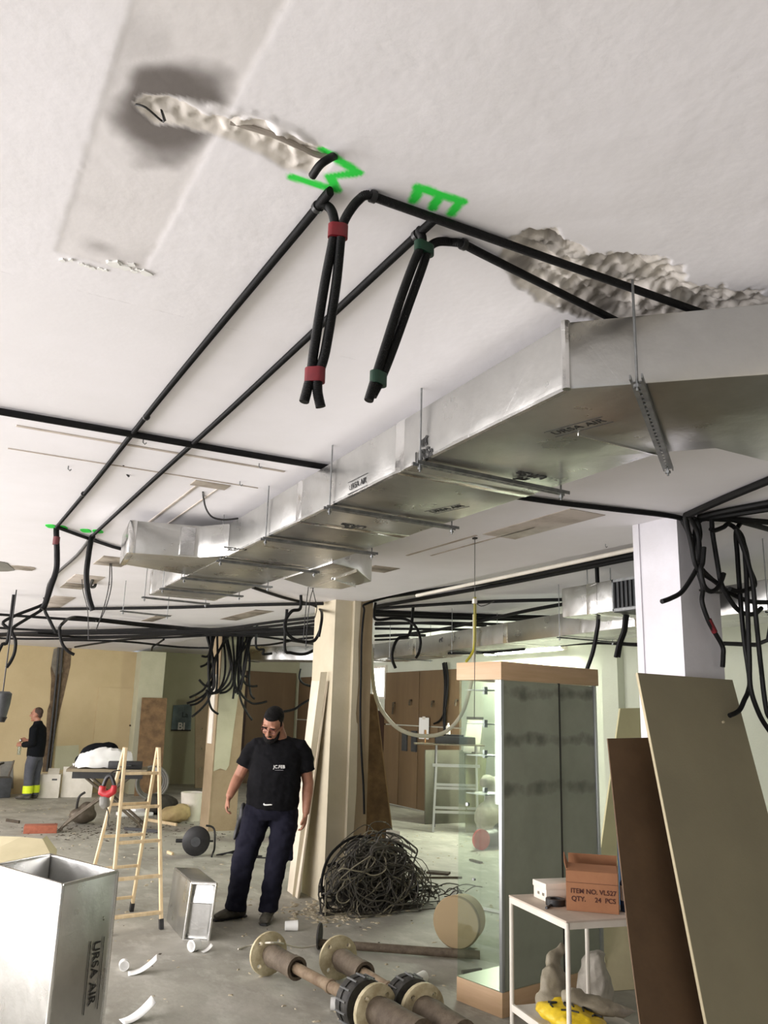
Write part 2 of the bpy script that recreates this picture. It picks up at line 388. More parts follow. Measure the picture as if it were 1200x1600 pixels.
def ceiling_patch():
    h = .006; nx = int((PX1 - PX0) / h) + 1; ny = int((PY1 - PY0) / h) + 1
    xs = np.linspace(PX0, PX1, nx); ys = np.linspace(PY0, PY1, ny); GX, GY = np.meshgrid(xs, ys); X = GX.ravel(); Y = GY.ravel()
    def nz(sc, off):
        return np.array([noise.fractal(V((x * sc + off, y * sc - off, off)), 1.0, 2.0, 4) for x, y in zip(X, Y)])
    n1 = nz(9, 3.1); n2 = nz(30, 8.7); n3 = nz(4, 1.3); n4 = nz(55, 5.2); n5 = nz(7, 21.4)
    def K(l): return [(at(a, b, CZ).x, at(a, b, CZ).y) for a, b in l]
    def sd(poly, px, py):
        """signed distance (inside positive)"""
        ins = np.zeros(px.shape, bool); d = np.full(px.shape, 9.); n = len(poly)
        for i in range(n):
            ax, ay = poly[i]; bx, by = poly[(i + 1) % n]
            cnd = ((ay > py) != (by > py)) & (px < (bx - ax) * (py - ay) / ((by - ay) or 1e-9) + ax); ins ^= cnd
            t = np.clip(((px - ax) * (bx - ax) + (py - ay) * (by - ay)) / ((bx - ax) ** 2 + (by - ay) ** 2 + 1e-12), 0, 1)
            d = np.minimum(d, np.hypot(px - ax - t * (bx - ax), py - ay - t * (by - ay)))
        return np.where(ins, d, -d)
    ss = lambda v, a, b: (lambda t: t * t * (3 - 2 * t))(np.clip((v - a) / (b - a), 0, 1))
    Z = np.full(X.shape, CZ) + n1 * .0006 + n4 * .0002
    # shallow bed of a removed strip lamp
    bed = sd([(.145, .0), (.362, .0), (.362, 2.02), (.147, 2.025)], X + n2 * .004, Y + n2 * .006)
    mb = ss(bed, -.006, .010); Z = Z + mb * .0014
    # broken end of the bed
    # chased groove
    gr = sd(K([(203, 160), (232, 147), (262, 150), (300, 158), (360, 168), (430, 186), (470, 206), (505, 228), (528, 246), (515, 262), (490, 277), (440, 262), (400, 238), (345, 216), (290, 204), (240, 196), (215, 176)]), X + n2 * .008 + n1 * .004, Y + n2 * .008)
    mg = ss(gr, -.002, .008); depth = ss(gr, .0, .03)
    Z = Z + mg * .002 + depth * (.007 + n2 * .009 + n4 * .005)
    # torn paint lip beside the groove
    lip = sd(K([(250, 150), (300, 152), (360, 163), (430, 182), (474, 205), (500, 226), (450, 214), (380, 190), (310, 172)]), X + n2 * .01, Y + n2 * .01)
    ml = ss(lip, -.002, .01)
    Z = Z - ml * .003 - mg * ml * (.006)
    # big broken patch above the duct elbow
    dm = sd(K([(800, 368), (830, 358), (880, 366), (920, 388), (965, 394), (1005, 402), (1060, 420), (1100, 440), (1150, 452), (1210, 462), (1230, 520), (1100, 520), (960, 512), (890, 492), (840, 474), (805, 450), (795, 425), (775, 398)]), X + n1 * .03 + n2 * .02, Y + n1 * .03 + n2 * .02)
    md = ss(dm, -.002, .010); dd = ss(dm, .0, .07)
    Z = Z + md * .006 + dd * (.020 + n1 * .022 + n2 * .014 + n4 * .007)
    hole = sd(K([(815, 364), (850, 366), (895, 382), (912, 396), (880, 392), (840, 380), (822, 372)]), X + n2 * .02, Y + n2 * .02)
    mh = ss(hole, -.006, .012); Z = Z + mh * .09
    # green marks
    def stroke(l, wd):
        best = np.full(X.shape, 9.); Q = K(l)
        for (ax, ay), (bx, by) in zip(Q, Q[1:]):
            t = np.clip(((X - ax) * (bx - ax) + (Y - ay) * (by - ay)) / ((bx - ax) ** 2 + (by - ay) ** 2 + 1e-12), 0, 1)
            best = np.minimum(best, np.hypot(X - ax - t * (bx - ax), Y - ay - t * (by - ay)))
        return ss(-best + n4 * .0025, -wd * 1.35, -wd * .7)
    g = np.zeros(X.shape)
    for l, wd in (([(504, 236), (523, 246), (560, 270), (516, 276), (526, 297), (456, 277)], .011),
                  ([(653, 293), (722, 315)], .013), ([(656, 294), (646, 314)], .012), ([(687, 305), (676, 325)], .012), ([(718, 316), (705, 334)], .012)):
        g = np.maximum(g, stroke(l, wd))
    # soot: a dark halo round the old lamp outlet, only inside the lamp bed, and dirt over the broken patch
    kx, ky = K([(262, 170)])[0]
    rr = np.hypot((X - kx) / .125, (Y - ky) / .17) + n3 * .5 + n1 * .12
    soot_and_dark = (1 - ss(rr, .45, 1.15)) * mb * (1 - ml) * (1 - mg) * .9
    kx2, ky2 = K([(150, 385)])[0]
    soot_and_dark = np.maximum(soot_and_dark, mb * ss(.6 - np.hypot((X - kx2) / .22, (Y - ky2) / .16) + n3 * .5, 0, .8) * .75)
    soot_and_dark = np.maximum(soot_and_dark, mb * (.10 + .18 * ss(n3, 0, .6)))
    soot_and_dark = np.maximum(soot_and_dark, mh * .7)  # the hole is darker over its whole mask
    soot_and_dark = np.maximum(soot_and_dark, md * ss(n5, .05, .5) * .6)
    raw = np.maximum(np.maximum(mg * (1 - ml * .8), md), mb * .25)
    f = []
    for j in range(ny - 1):
        o = j * nx
        f += [(o + i, o + i + nx, o + i + nx + 1, o + i + 1) for i in range(nx - 1)]
    me = bpy.data.meshes.new('plaster_patch'); me.from_pydata(np.stack([X, Y, Z], 1).tolist(), [], f); me.update()
    a = me.color_attributes.new('wear', 'FLOAT_COLOR', 'POINT')
    a.data.foreach_set('color', np.stack([raw, soot_and_dark, g, np.ones_like(g)], 1).astype(np.float32).ravel())
    me.polygons.foreach_set('use_smooth', [True] * len(me.polygons))
    m = mat('ceiling_worn', (240, 238, 241), .75, c2=(234, 232, 234), scale=1.6, bump=.028, bscale=60)
    nt = m.node_tree; N = nt.nodes; L = nt.links; b = N['Principled BSDF']
    at_ = N.new('ShaderNodeAttribute'); at_.attribute_name = 'wear'; sp = N.new('ShaderNodeSeparateColor'); L.new(at_.outputs['Color'], sp.inputs[0])
    cur = b.inputs['Base Color'].links[0].from_socket
    for ch, colr in ((0, (236, 230, 222)), (1, (84, 76, 70)), (2, (44, 226, 74))):
        mx = N.new('ShaderNodeMix'); mx.data_type = 'RGBA'; mx.inputs[7].default_value = lin(colr)
        L.new(sp.outputs[ch], mx.inputs[0]); L.new(cur, mx.inputs[6]); cur = mx.outputs[2]
    L.new(cur, b.inputs['Base Color'])
    me.materials.append(m)
    o = bpy.data.objects.new('damaged_plaster', me); COL.objects.link(o); o.parent = ceil
    tag(o, 'scarred plaster with lamp bed, chased groove and green spray letters')
    MB().mm((PX0, PY0, CZ + .16), (PX1, PY1, CZ + .3)).build('slab', CEILW, ceil)
ceiling_patch()
# twisted wire in the groove, stub of conduit poking out of it
MB().limb(cr([at(210, 163, CZ + .005), at(228, 168, CZ - .004), at(255, 190, CZ - .01), at(252, 172, CZ - .012), at(258, 188, CZ - .004)], 5), .0022, 6).build('wire', WIRE, ceil)
MB().limb(cr([at(360, 190, CZ + .012), at(430, 212, CZ + .004), at(490, 240, CZ + .002), at(512, 244, CZ + .004)], 5), .006, 8).build('embedded_conduit', mat('dusty_grey_conduit', (150, 142, 132), .8), ceil)
MB().limb(cr([at(524, 243, CZ + .01), at(514, 248, CZ - .02), at(500, 258, CZ - .035), at(488, 275, CZ - .04)], 6), .0085, 10).build('conduit_stub', COND, ceil)
# torn paint flakes along the end of the lamp bed
random.seed(21)
for k in range(15):
    t = .05 + .95 * (k / 14) ** .8; p = at(92 + t * 134 + random.uniform(-3, 3), 402 + t * 28 + random.uniform(-4, 5) - (8 if t > .55 else 0), CZ)
    r = random.uniform(.004, .008) if t < .5 else random.uniform(.006, .014)
    MB().prism([(p.x + r * random.uniform(.7, 1.6) * math.cos(a), p.y + r * random.uniform(.6, 1.4) * math.sin(a)) for a in [q * PI / 4.5 for q in range(9)]], CZ - random.uniform(.002, .005), CZ + .001).build('plaster_flake', PAPER, ceil)
# ghost beds of removed strip lamps, farther away (thin recesses with rims)
def ghost(x0, y0, x1, y1, m=STAIN, rim=.012, par=ceil, z=CZ):
    MB().mm((x0, y0, z - .004), (x1, y1, z + .002)).build('lamp_scar', m, par, bevel=.0015)
ghost(1.05, 3.90, 1.23, 4.0, STAIND); ghost(1.08, 4.0, 1.095, 5.05); ghost(1.19, 4.0, 1.20, 5.05); ghost(1.0, 5.05, 1.30, 5.22, STAIN)
ghost(1.08, 6.4, 1.30, 6.85, STAIND); ghost(1.05, 7.5, 1.3, 8.05, STAIN); ghost(1.06, 8.1, 1.26, 8.5, STAIND); ghost(1.10, 9.2, 1.32, 10.4, STAIN)
ghost(2.88, 4.15, 2.90, 5.0); ghost(3.02, 3.75, 3.035, 4.9); ghost(2.9, 5.5, 3.12, 5.75, STAIND); ghost(2.9, 3.3, 3.15, 4.1, STAIN)
ghost(3.2, 8.9, 3.42, 10.2, STAIND); ghost(2.45, 10.2, 2.6, 11.2, STAIND); ghost(.2, 3.5, 1.36, 3.52, STAIN); ghost(.2, 3.86, 1.36, 3.87, STAIN)
# pale hole with a hanging flap of plaster in the ceiling at the far left
MB().prism([(.40 + .16 * math.cos(a) * (1 + .2 * math.sin(3 * a)), 7.5 + .3 * math.sin(a)) for a in [k * PI / 8 for k in range(16)]], CZ - .006, CZ + .002).build('plaster_hole', MIDG, ceil)
MB().prism([(.62 + .10 * math.cos(a), 7.45 + .16 * math.sin(a) * (1 + .3 * math.cos(2 * a))) for a in [k * PI / 6 for k in range(12)]], CZ - .004, CZ + .002).build('plaster_hole', STAIND, ceil)
# faint green marks and hooks
for px, py in ((80, 822), (97, 824), (134, 829), (153, 830)):
    p = at(px, py, CZ); MB().prism([(p.x + .035 * math.cos(a) * (1 + .3 * math.sin(2 * a)), p.y + .06 * math.sin(a)) for a in [k * PI / 6 for k in range(12)]], CZ - .003, CZ + .001).build('spray_mark', GREENP, ceil)
for px, py in ((224, 686), (107, 728), (375, 752), (946, 850), (405, 724), (170, 910)):
    p = at(px, py, CZ); MB().limb([p, p + V((0, 0, -.015)), p + V((.008, 0, -.022)), p + V((.014, 0, -.014))], .003, 6).build('hook', GALV, ceil)

# walls -------------------------------------------------------------
wb = MB(); wb.mm((X0, YB, 0), (4.4, YB + .2, CZ)); wb.mm((4.3, YB, 0), (4.4, YA, CZ))
wback = struct(wb.build('wall_back', WALLB), 'beige back wall with a broken plaster chase', 'wall')
MB().mm((3.92, YB - .45, 0), (4.42, YB, CZ)).build('pilaster', COLG, wback)
alc = MB().mm((4.4, YA, 0), (XR, YA + .2, CZ2)).build('alcove_wall', WALLG, wback)
MB().mm((6.95, YA - .05, 0), (8.2, YA, 2.6)).build('panel', BROWN, wback)
MB().mm((6.85, YA - .07, 0), (6.95, YA, 2.6)).build('panel_trim', DKBR, wback)
# chase in the back wall (ragged dark strip with two conduits), bare plaster patches
def wall_poly(l, t, m, name, Y=YB):
    P = [atY(a, b, Y) for a, b in l]; q = MB(); n = len(P)
    vv = [(p.x, Y - t, p.z) for p in P] + [(p.x, Y + .01, p.z) for p in P]
    q.add(vv, [tuple(range(n)), tuple(range(2 * n - 1, n - 1, -1))] + [(i, i + n, (i + 1) % n + n, (i + 1) % n) for i in range(n)])
    return q.build(name, m, wback)
wall_poly([(84, 1014), (96, 1010), (112, 1010), (110, 1040), (105, 1062), (100, 1085), (94, 1110), (88, 1140), (84, 1165), (79, 1206), (66, 1206), (68, 1185), (66, 1170), (71, 1150), (74, 1110), (78, 1098), (80, 1062), (79, 1045)], .006, mat('chase_mortar', (118, 100, 78), .95, c2=(82, 68, 52), scale=9, bump=.5), 'plaster_chase')
wall_poly([(84, 1014), (97, 1010), (98, 1050), (86, 1056), (80, 1040)], .012, mat('grey_mortar', (128, 122, 110), .95, c2=(108, 102, 92), scale=8, bump=.4), 'mortar_patch')
for a, b in ((98, 78), (92, 73)):
    MB().limb(cr([atY(a, 1010, YB - .03), atY(a - 6, 1080, YB - .03), atY(b, 1205, YB - .03)], 6), .02, 8).build('embedded_conduit', CONDG, wback)
wall_poly([(87, 1166), (123, 1164), (124, 1200), (84, 1204)], .004, WALLG, 'bare_patch')
wall_poly([(0, 1190), (20, 1189), (21, 1232), (0, 1233)], .01, MIDG, 'bare_patch')
# door with lever handle
dr = MB(); dA = atY(158, 1040, YB); dB = atY(213, 1040, YB)
door = struct(MB().mm((dA.x, YB - .03, 0), (dB.x, YB, 2.05)).build('door_1', WALLB), 'beige flush door in the back wall', 'door')
MB().mm((dB.x, YB - .06, 0), (dB.x + .09, YB, 2.12)).build('door_frame', COLB, door)
hp = atY(212, 1135, YB - .03)
MB().mm((hp.x - .03, YB - .05, hp.z - .16), (hp.x + .03, YB - .03, hp.z + .12)).beam((hp.x, YB - .08, hp.z), (hp.x - .14, YB - .08, hp.z + .02), .03, .03).beam((hp.x, YB - .03, hp.z), (hp.x, YB - .09, hp.z), .03, .03).build('door_handle', mat('dark_bronze', (60, 46, 32), .4, .6), door)

wr = MB(); wr.mm((XR, YF, 0), (XR + .2, YA, CZ2))
wright = struct(wr.build('wall_right', WALLW), 'pale greenish white side wall behind the display cabinet', 'wall')
# brown panelling, each panel on its own
y0 = 12.35
for k, (ya, yb) in enumerate(((12.35, 13.02), (13.04, 13.72), (13.74, 14.42), (14.44, 15.05), (16.0, 17.2), (17.22, 19.5))):
    MB().mm((XR - .04, ya, 0.02), (XR, yb, 1.48)).build('panel', BROWN, wright, bevel=.004)
for ya, yb in ((12.35, 13.70), (13.72, 15.05)):
    MB().mm((XR - .04, ya, 1.50), (XR, yb, 2.50)).build('panel', BROWN, wright, bevel=.004)
MB().mm((XR - .04, 16.0, 1.5), (XR, 19.5, 2.5)).build('panel', BROWN, wright, bevel=.004)
MB().mm((XR - .05, 15.05, .9), (XR, 16.0, 1.75)).build('panel', DKBR, wright)
MB().mm((XR - .05, 15.1, .02), (XR, 15.4, .9)).build('panel', COLW, wright); MB().mm((XR - .05, 15.55, .02), (XR, 15.95, .9)).build('panel', COLW, wright)
MB().mm((XR - .07, 14.1, 1.02), (XR - .04, 14.28, 1.40)).build('wall_socket_box', DKGR, wright); MB().mm((XR - .07, 13.75, 1.02), (XR - .04, 13.93, 1.40)).build('wall_socket_box', DKGR, wright)
MB().mm((XR - .12, 8.45, 0), (XR, 8.75, CZ2)).build('pilaster', WALLW, wright)
wn = struct(MB().mm((XR - .03, 15.08, 2.03), (XR, 15.55, 2.6)).build('window_1', emit('bright_window', (255, 255, 246), 7.0)), 'bright overexposed window in the brown panelled wall', 'window')
for a, b in (((15.03, 1.98), (15.08, 2.65)), ((15.55, 1.98), (15.6, 2.65)), ((15.08, 1.98), (15.55, 2.03)), ((15.08, 2.6), (15.55, 2.65)), ((15.30, 2.03), (15.33, 2.6))):
    MB().mm((XR - .05, a[0], a[1]), (XR, b[0], b[1])).build('window_frame', WHITE, wn)
# shop front side (out of frame): sill, header and mullions round the daylight openings
wl = MB(); wl.mm((X0 - .1, YF, 0), (X0 + .1, YA, .25)); wl.mm((X0 - .1, YF, 2.62), (X0 + .1, YA, CZ)); wl.mm((X0 - .1, 15.0, 0), (X0 + .1, YA, CZ))
for yy in (-3.8, -.7, 1.9, 4.5, 7.1, 9.7, 12.3): wl.mm((X0 - .1, yy - .1, .25), (X0 + .1, yy + .1, 2.62))
struct(wl.build('wall_left', WHITE), 'shop front wall with wide window openings', 'wall')
wf = MB(); wf.mm((X0, YF, 0), (.6, YF + .1, CZ)); wf.mm((2.4, YF, 0), (XR, YF + .1, CZ)); wf.mm((.6, YF, 2.2), (2.4, YF + .1, CZ))
struct(wf.build('wall_front', WHITE), 'white entrance wall with a wide doorway', 'wall')

# columns -------------------------------------------------------------
colw = struct(MB().mm((3.46, 3.09, 0), (3.76, 3.40, CZ)).build('column_1', COLW), 'white painted square column behind the grey plasterboard sheet', 'column')
MB().mm((3.452, 3.36, 0), (3.47, 3.405, CZ)).build('corner_bead', COLW, colw)
MB().mm((3.60, 3.075, 2.40), (3.765, 3.09, 2.41)).build('nail_strip', CONDG, colw)
colc = struct(MB().mm((3.53, 7.50, 0), (3.77, 8.0, CZ)).build('column_2', COLB), 'beige plastered column above the cable heap', 'column')
MB().mm((3.772, 7.46, 0), (3.93, 8.0, CZ2)).build('bare_render', COLT, colc)
q = MB(); pts = [(3.72, 0), (3.80, 0), (3.79, .5), (3.81, 1.0), (3.80, 1.6), (3.785, 1.62), (3.775, 1.7), (3.79, 2.0), (3.775, 2.4), (3.79, 2.8), (3.72, 2.8)]
q.add([(a, 7.452, b) for a, b in pts] + [(a, 7.51, b) for a, b in pts], [tuple(range(11))] + [(i, (i + 1) % 11, (i + 1) % 11 + 11, i + 11) for i in range(11)]); q.build('torn_plaster_edge', COLB, colc)
coll = struct(MB().mm((3.90, 12.20, 0), (4.30, 12.6, CZ)).build('column_3', COLT), 'beige column with torn pale green paper and dangling cables', 'column')
MB().mm((3.885, 12.195, 0), (3.90, 12.6, CZ)).build('pale_face', COLT, coll)
q = MB(); pts = [(3.905, .82), (4.0, .86), (4.09, .83), (4.13, .9), (4.15, 1.2), (4.17, 1.5), (4.19, 1.75), (4.20, 1.95), (4.24, 2.3), (4.25, 2.79), (3.905, 2.79)]
q.add([(a, 12.192, b) for a, b in pts] + [(a, 12.21, b) for a, b in pts], [tuple(range(11))] + [(i, (i + 1) % 11, (i + 1) % 11 + 11, i + 11) for i in range(11)]); q.build('torn_paper', COLG, coll)
q = MB(); q.mm((3.87, 12.3, 1.2), (3.886, 12.5, 2.2)); q.build('white_scrape', WHITE, coll)

# the one lamp the photograph gives: the glowing strip high on the side wall under the far duct
fx = thing('strip_light', 'glowing fluorescent batten high on the pale side wall above the cabinet', 'light', (XR - .15, 10.5, 2.72))
MB().box((.06, 0, .0), (.06, 2.0, .08)).build('housing', WHITE, fx)
MB().limb([(0, -.94, 0), (0, .94, 0)], .019, 12).build('tube', emit('tube_glow', (246, 255, 232), 620.0), fx)
for s_ in (-1, 1): MB().box((.015, s_ * .965, 0), (.05, .03, .05)).build('lamp_holder', WHITE, fx)

# ================================================================== FOIL DUCTS
ZB, ZT = 2.545, 2.735
duct = thing('ventilation_duct', 'long foil-faced ventilation duct with elbow hung below the ceiling', 'duct', (1.4, 1.6, ZB))
def dloc(mb, name, m, par, bevel=0.): 
    o = par
    while o.parent: o = o.parent
    mb.v = [q - o.location for q in mb.v]
    return mb.build(name, m, par, bevel=bevel)
def lx(y): return 1.365 + (y - 1.55) * .018        # left face of the run
def rx(y): return 1.955 + (y - 1.55) * .004
elb = dloc(MB().prism([(lx(2.45), 2.45), (lx(1.55), 1.55), (1.84, 1.09), (2.55, 1.09), (2.55, 1.68), (2.07, 1.68), (1.965, 1.80), (rx(2.45), 2.45)], ZB, ZT), 'elbow', FOIL, duct, .009)
for k, (ya, yb) in enumerate(((2.455, 3.40), (3.405, 4.50), (4.505, 5.45), (5.455, 6.45))):
    s_ = dloc(MB().prism([(lx(ya), ya), (rx(ya), ya), (rx(yb), yb), (lx(yb), yb)], ZB, ZT), 'duct_section', FOIL, duct, .009)
    dloc(MB().prism([(lx(ya) - .0015, ya - .035), (rx(ya) + .0015, ya - .035), (rx(ya) + .0015, ya + .035), (lx(ya) - .0015, ya + .035)], ZB - .0015, ZT + .0015), 'joint_tape', FOILT, duct, .008)
# joint lines on the elbow underside
dloc(MB().beam((1.62, 1.80, ZB - .0015), (1.97, 1.81, ZB - .0015), .012, .003), 'seam', FOILT, elb)
dloc(MB().limb([(1.3625, 1.552, ZB), (1.3625, 1.552, ZT)], .012, 8), 'corner_tape', FOILT, elb)
# tape along the lower left arris
for ya, yb in ((1.56, 2.40), (2.40, 3.4), (3.4, 4.48), (5.2, 6.44)):
    q = MB(); n = 26
    for k in range(n):
        a = ya + (yb - ya) * k / n; b = ya + (yb - ya) * (k + 1) / n
        wv = .010 + .004 * noise.noise(V((a * 9, 1, 0)))
        q.add([(lx(a) - .002, a, ZB + wv), (lx(b) - .002, b, ZB + wv), (lx(b) - .001, b, ZB + .001), (lx(a) - .001, a, ZB + .001), (lx(b) + wv, b, ZB - .002), (lx(a) + wv, a, ZB - .002)], [(0, 1, 2, 3), (3, 2, 4, 5)])
    dloc(q, 'edge_tape', FOILT, duct)
# left branch (blanked box), bevelled shoulder, far-end flap
br = dloc(MB().prism([(.92, 4.72), (1.30, 4.62), (lx(4.5), 4.45), (lx(5.3), 5.3), (.97, 5.14)], ZB, ZT), 'branch_box', FOIL, duct, .014)
dloc(MB().prism([(.915, 4.715), (.96, 4.703), (1.01, 5.15), (.965, 5.15)], ZB - .002, ZT + .002), 'end_tape', FOILT, br, .013)
dloc(MB().mm((1.19, 4.62, ZB + .01), (1.27, 4.66, ZT - .02)), 'joint_tape', FOILT, br)
# right branch with a splayed neck
rb_ = dloc(MB().prism([(rx(4.3), 4.25), (2.18, 4.35), (2.47, 4.72), (2.47, 5.16), (2.25, 5.22), (rx(5.1), 5.0)], ZB - .01, ZT - .02), 'branch_box', FOIL, duct, .012)
dloc(MB().beam((2.18, 4.36, ZB - .0115), (2.25, 5.2, ZB - .0115), .02, .003), 'seam', FOILT, rb_)
dloc(MB().beam((2.2, 4.75, ZB - .0115), (2.47, 4.95, ZB - .0115), .012, .003), 'seam', FOILT, rb_)
# end cap
dloc(MB().prism([(lx(6.4) - .003, 6.38), (rx(6.4) + .003, 6.38), (rx(6.4) + .003, 6.455), (lx(6.4) - .003, 6.455)], ZB - .003, ZT + .003), 'end_cap', FOILT, duct, .009)
# printed marks
def logo(M, s, par, name='bear_logo'):
    """walking bear over the word"""
    bear = [(-.50, .02), (-.52, .30), (-.46, .52), (-.30, .66), (-.05, .68), (.18, .74), (.34, .86), (.52, .80), (.56, .70), (.46, .60), (.38, .58), (.40, .34), (.50, .04), (.36, .02), (.24, .30), (.20, .34), (.26, .02), (.12, .02), (.02, .30), (-.14, .30), (-.12, .02), (-.26, .02), (-.30, .28), (-.38, .02)]
    o = MB().prism([(a * s, b * s + .06 * s) for a, b in bear], 0, .001, M).build(name, INK, par)
    return o
def loc_of(o):
    while o.parent: o = o.parent
    return o.location
def onduct(p, xdir, ydir): return basis(xdir, ydir, V(p) - duct.location)
side = lambda px, py: atX(px, py, 1.38)
P = side(664, 700); M = onduct((lx(P.y) - .0025, P.y, P.z), (0, -1, 0), (0, 0, 1))
logo(M @ Matrix.Translation((0, .002, 0)), .042, duct); text('URSa', .052, M @ Matrix.Translation((0, -.024, 0)), 'printed_word', INK, duct, bold=.0016)
P = side(557, 756); M = onduct((lx(P.y) - .0025, P.y, P.z), (0, -1, 0), (0, 0, 1))
text('URSA AIR', .035, M, 'printed_word', INK, duct)
for dz in (-.024, .024): MB().box((0, dz, .0005), (.17, .0025, .001), M).build('printed_rule', INK, duct)
for (px, py), kind in (((903, 667), 1), ((822, 745), 0), ((548, 823), 0), ((698, 795), 1), ((365, 858), 0)):
    P = at(px, py, ZB); M = onduct((P.x, P.y, ZB - .001), (0, -1, 0), (-1, 0, 0)) if kind else onduct((P.x, P.y, ZB - .001), (-1, 0, 0), (0, 1, 0))
    if kind:
        M = onduct((P.x, P.y, ZB - .001), (0.25, -1, 0), (-1, -.25, 0)); text('URSA AIR', .042, M, 'printed_word', INK, duct)
        for dz in (-.028, .028): MB().box((0, dz, .0005), (.2, .0025, .001), M).build('printed_rule', INK, duct)
    else:
        logo(M @ Matrix.Translation((0, .002, 0)), .05, duct); text('URSa', .06, M @ Matrix.Translation((0, -.028, 0)), 'printed_word', INK, duct, bold=.0016)

# hangers: threaded rods with a slotted channel across the underside
def hanger(A, B, label, zc=None, down=.03, zt=CZ):
    zc = zc or ZB - .014
    t = thing('duct_hanger', label, 'hanger', (A[0], A[1], zc), group='duct hangers')
    L_ = lambda p: V(p) - t.location
    for P in (A, B):
        o = MB().limb([L_((P[0], P[1], zt)), L_((P[0], P[1], zc - down))], .0035, 6).build('threaded_rod', GALV, t)
        MB().limb([L_((P[0], P[1], zc - .014)), L_((P[0], P[1], zc - .022))], .009, 6).build('nut', GALV, o)
    a = V((A[0], A[1], zc)); b = V((B[0], B[1], zc)); d = (b - a).normalized()
    ch = MB(); n = V((-d.y, d.x, 0))
    for s in (-1, 1): ch.beam(L_(a - d * .02 + n * .014 * s), L_(b + d * .03 + n * .014 * s), .012, .004, (0, 0, 1))
    # web with slots: short bridges between open slots
    k = 0.0; ln = (b - a).length
    while k < ln:
        p = a + d * k; q = a + d * min(k + .014, ln); ch.beam(L_(p + V((0, 0, -.006))), L_(q + V((0, 0, -.006))), .002, .028, (0, 0, 1)); k += .032
    for s in (-1, 1): ch.beam(L_(a + n * .009 * s + V((0, 0, -.0062))), L_(b + n * .009 * s + V((0, 0, -.0062))), .002, .012, (0, 0, 1))
    ch.build('channel', GALV, t)
    return t
hanger((1.44, 1.385), (2.06, 1.865), 'slotted channel hanger slung diagonally under the duct elbow')
for y, words in ((2.29, 'hanger under the duct section printed with a bear logo'), (3.03, 'hanger beside the small lettering on the duct side'), (3.80, 'hanger on the duct run before its foil branches'), (4.55, 'hanger at the corner of the blanked foil branch')):
    hanger((lx(y) - .012, y), (rx(y) + .03, y + .02), 'threaded rod ' + words)
for y, w_ in ((5.35, 'threaded rod hanger just past the blanked foil branch'), (5.95, 'threaded rod hanger next to the capped duct end')): hanger((lx(y) - .012, y), (rx(y) + .03, y), w_)
A = at(197, 907, CZ); hanger((A.x, A.y), (A.x + .42, A.y + .1), 'empty channel hanger on two rods beyond the capped duct end', zc=zat(955, A.x, A.y))
A = at(231, 880, CZ); hanger((A.x, A.y), (A.x + .5, A.y + .05), 'channel hanger touching the capped end of the long duct', zc=ZB - .014)

# second duct, parallel, farther right, with its own outlet box
d2 = thing('ventilation_duct', 'foil duct crossing behind the display cabinet near the pale side wall', 'duct', (5.0, 4.9, 2.45))
Z2, T2 = 2.45, 2.66
path = [(4.75, 2.6), (5.0, 4.9), (5.25, 7.0), (5.52, 9.3), (5.60, 10.6)]
for (ax, ay), (bx, by) in zip(path, path[1:]):
    dloc(MB().prism([(ax, ay + .004), (ax + .6, ay + .004), (bx + .6, by), (bx, by)], Z2, T2), 'duct_section', FOILB, d2, .01)
    dloc(MB().prism([(bx - .004, by - .06), (bx + .604, by - .06), (bx + .604, by + .05), (bx - .004, by + .05)], Z2 - .003, T2 + .003), 'joint_tape', FOILT, d2, .01)
dloc(MB().prism([(5.60, 10.61), (6.2, 10.61), (5.9, 11.7), (4.75, 12.9), (4.35, 12.55), (5.2, 11.6)], Z2, T2), 'elbow', FOILB, d2, .01)
dloc(MB().prism([(4.30, 12.60), (4.36, 12.54), (4.78, 12.94), (4.72, 13.0)], Z2 - .005, T2 + .005), 'shade_black_end', BLK, d2)  # solid block; its black colour stands in for shade inside an open end
M = basis((0.1, -1, 0), (0, 0, 1), V((5.41, 8.5, Z2 + .10)) - d2.location); logo(M, .07, d2)
ob = thing('outlet_box', 'foil-taped air outlet box with a black slotted grille', 'air outlet', (4.45, 4.4, 2.50))
dloc(MB().mm((4.45, 4.62, 2.50), (4.90, 5.19, 2.735)), 'box', FOIL, ob, .012)
dloc(MB().mm((4.445, 4.78, 2.497), (4.955, 4.90, 2.738)), 'joint_tape', FOILT, ob, .01)
dloc(MB().mm((4.46, 4.10, 2.49), (4.95, 4.62, 2.735)), 'collar', BLK, ob)
g_ = dloc(MB().mm((4.448, 4.36, 2.515), (4.46, 4.60, 2.715)), 'grille', DKGR, ob)
for k in range(6): dloc(MB().beam((4.44, 4.37 + .042 * k, 2.52), (4.44, 4.37 + .042 * k, 2.71), .004, .014, (0, 1, 0)), 'slat', BLK, g_)
dloc(MB().mm((4.445, 4.34, 2.495), (4.458, 4.62, 2.515)).mm((4.445, 4.34, 2.715), (4.458, 4.62, 2.735)).mm((4.445, 4.34, 2.5), (4.458, 4.355, 2.735)).mm((4.445, 4.605, 2.5), (4.458, 4.62, 2.735)), 'grille_frame', GALV, ob)
for k, yy in enumerate((5.05, 4.2)):
    dloc(MB().limb([(4.6, yy, 2.735), (4.6, yy, CZ2)], .005, 6), 'rod', GALV, ob)
    dloc(MB().limb([(4.85, yy, 2.735), (4.85, yy, CZ2)], .005, 6), 'rod', GALV, ob)
for y in (3.6, 6.0, 8.2, 10.0):
    xl = np.interp(y, [p[1] for p in path], [p[0] for p in path])
    hanger((xl - .02, y), (xl + .63, y), 'rod hanger carrying the foil duct behind the display cabinet', zc=Z2 - .014, zt=CZ2)

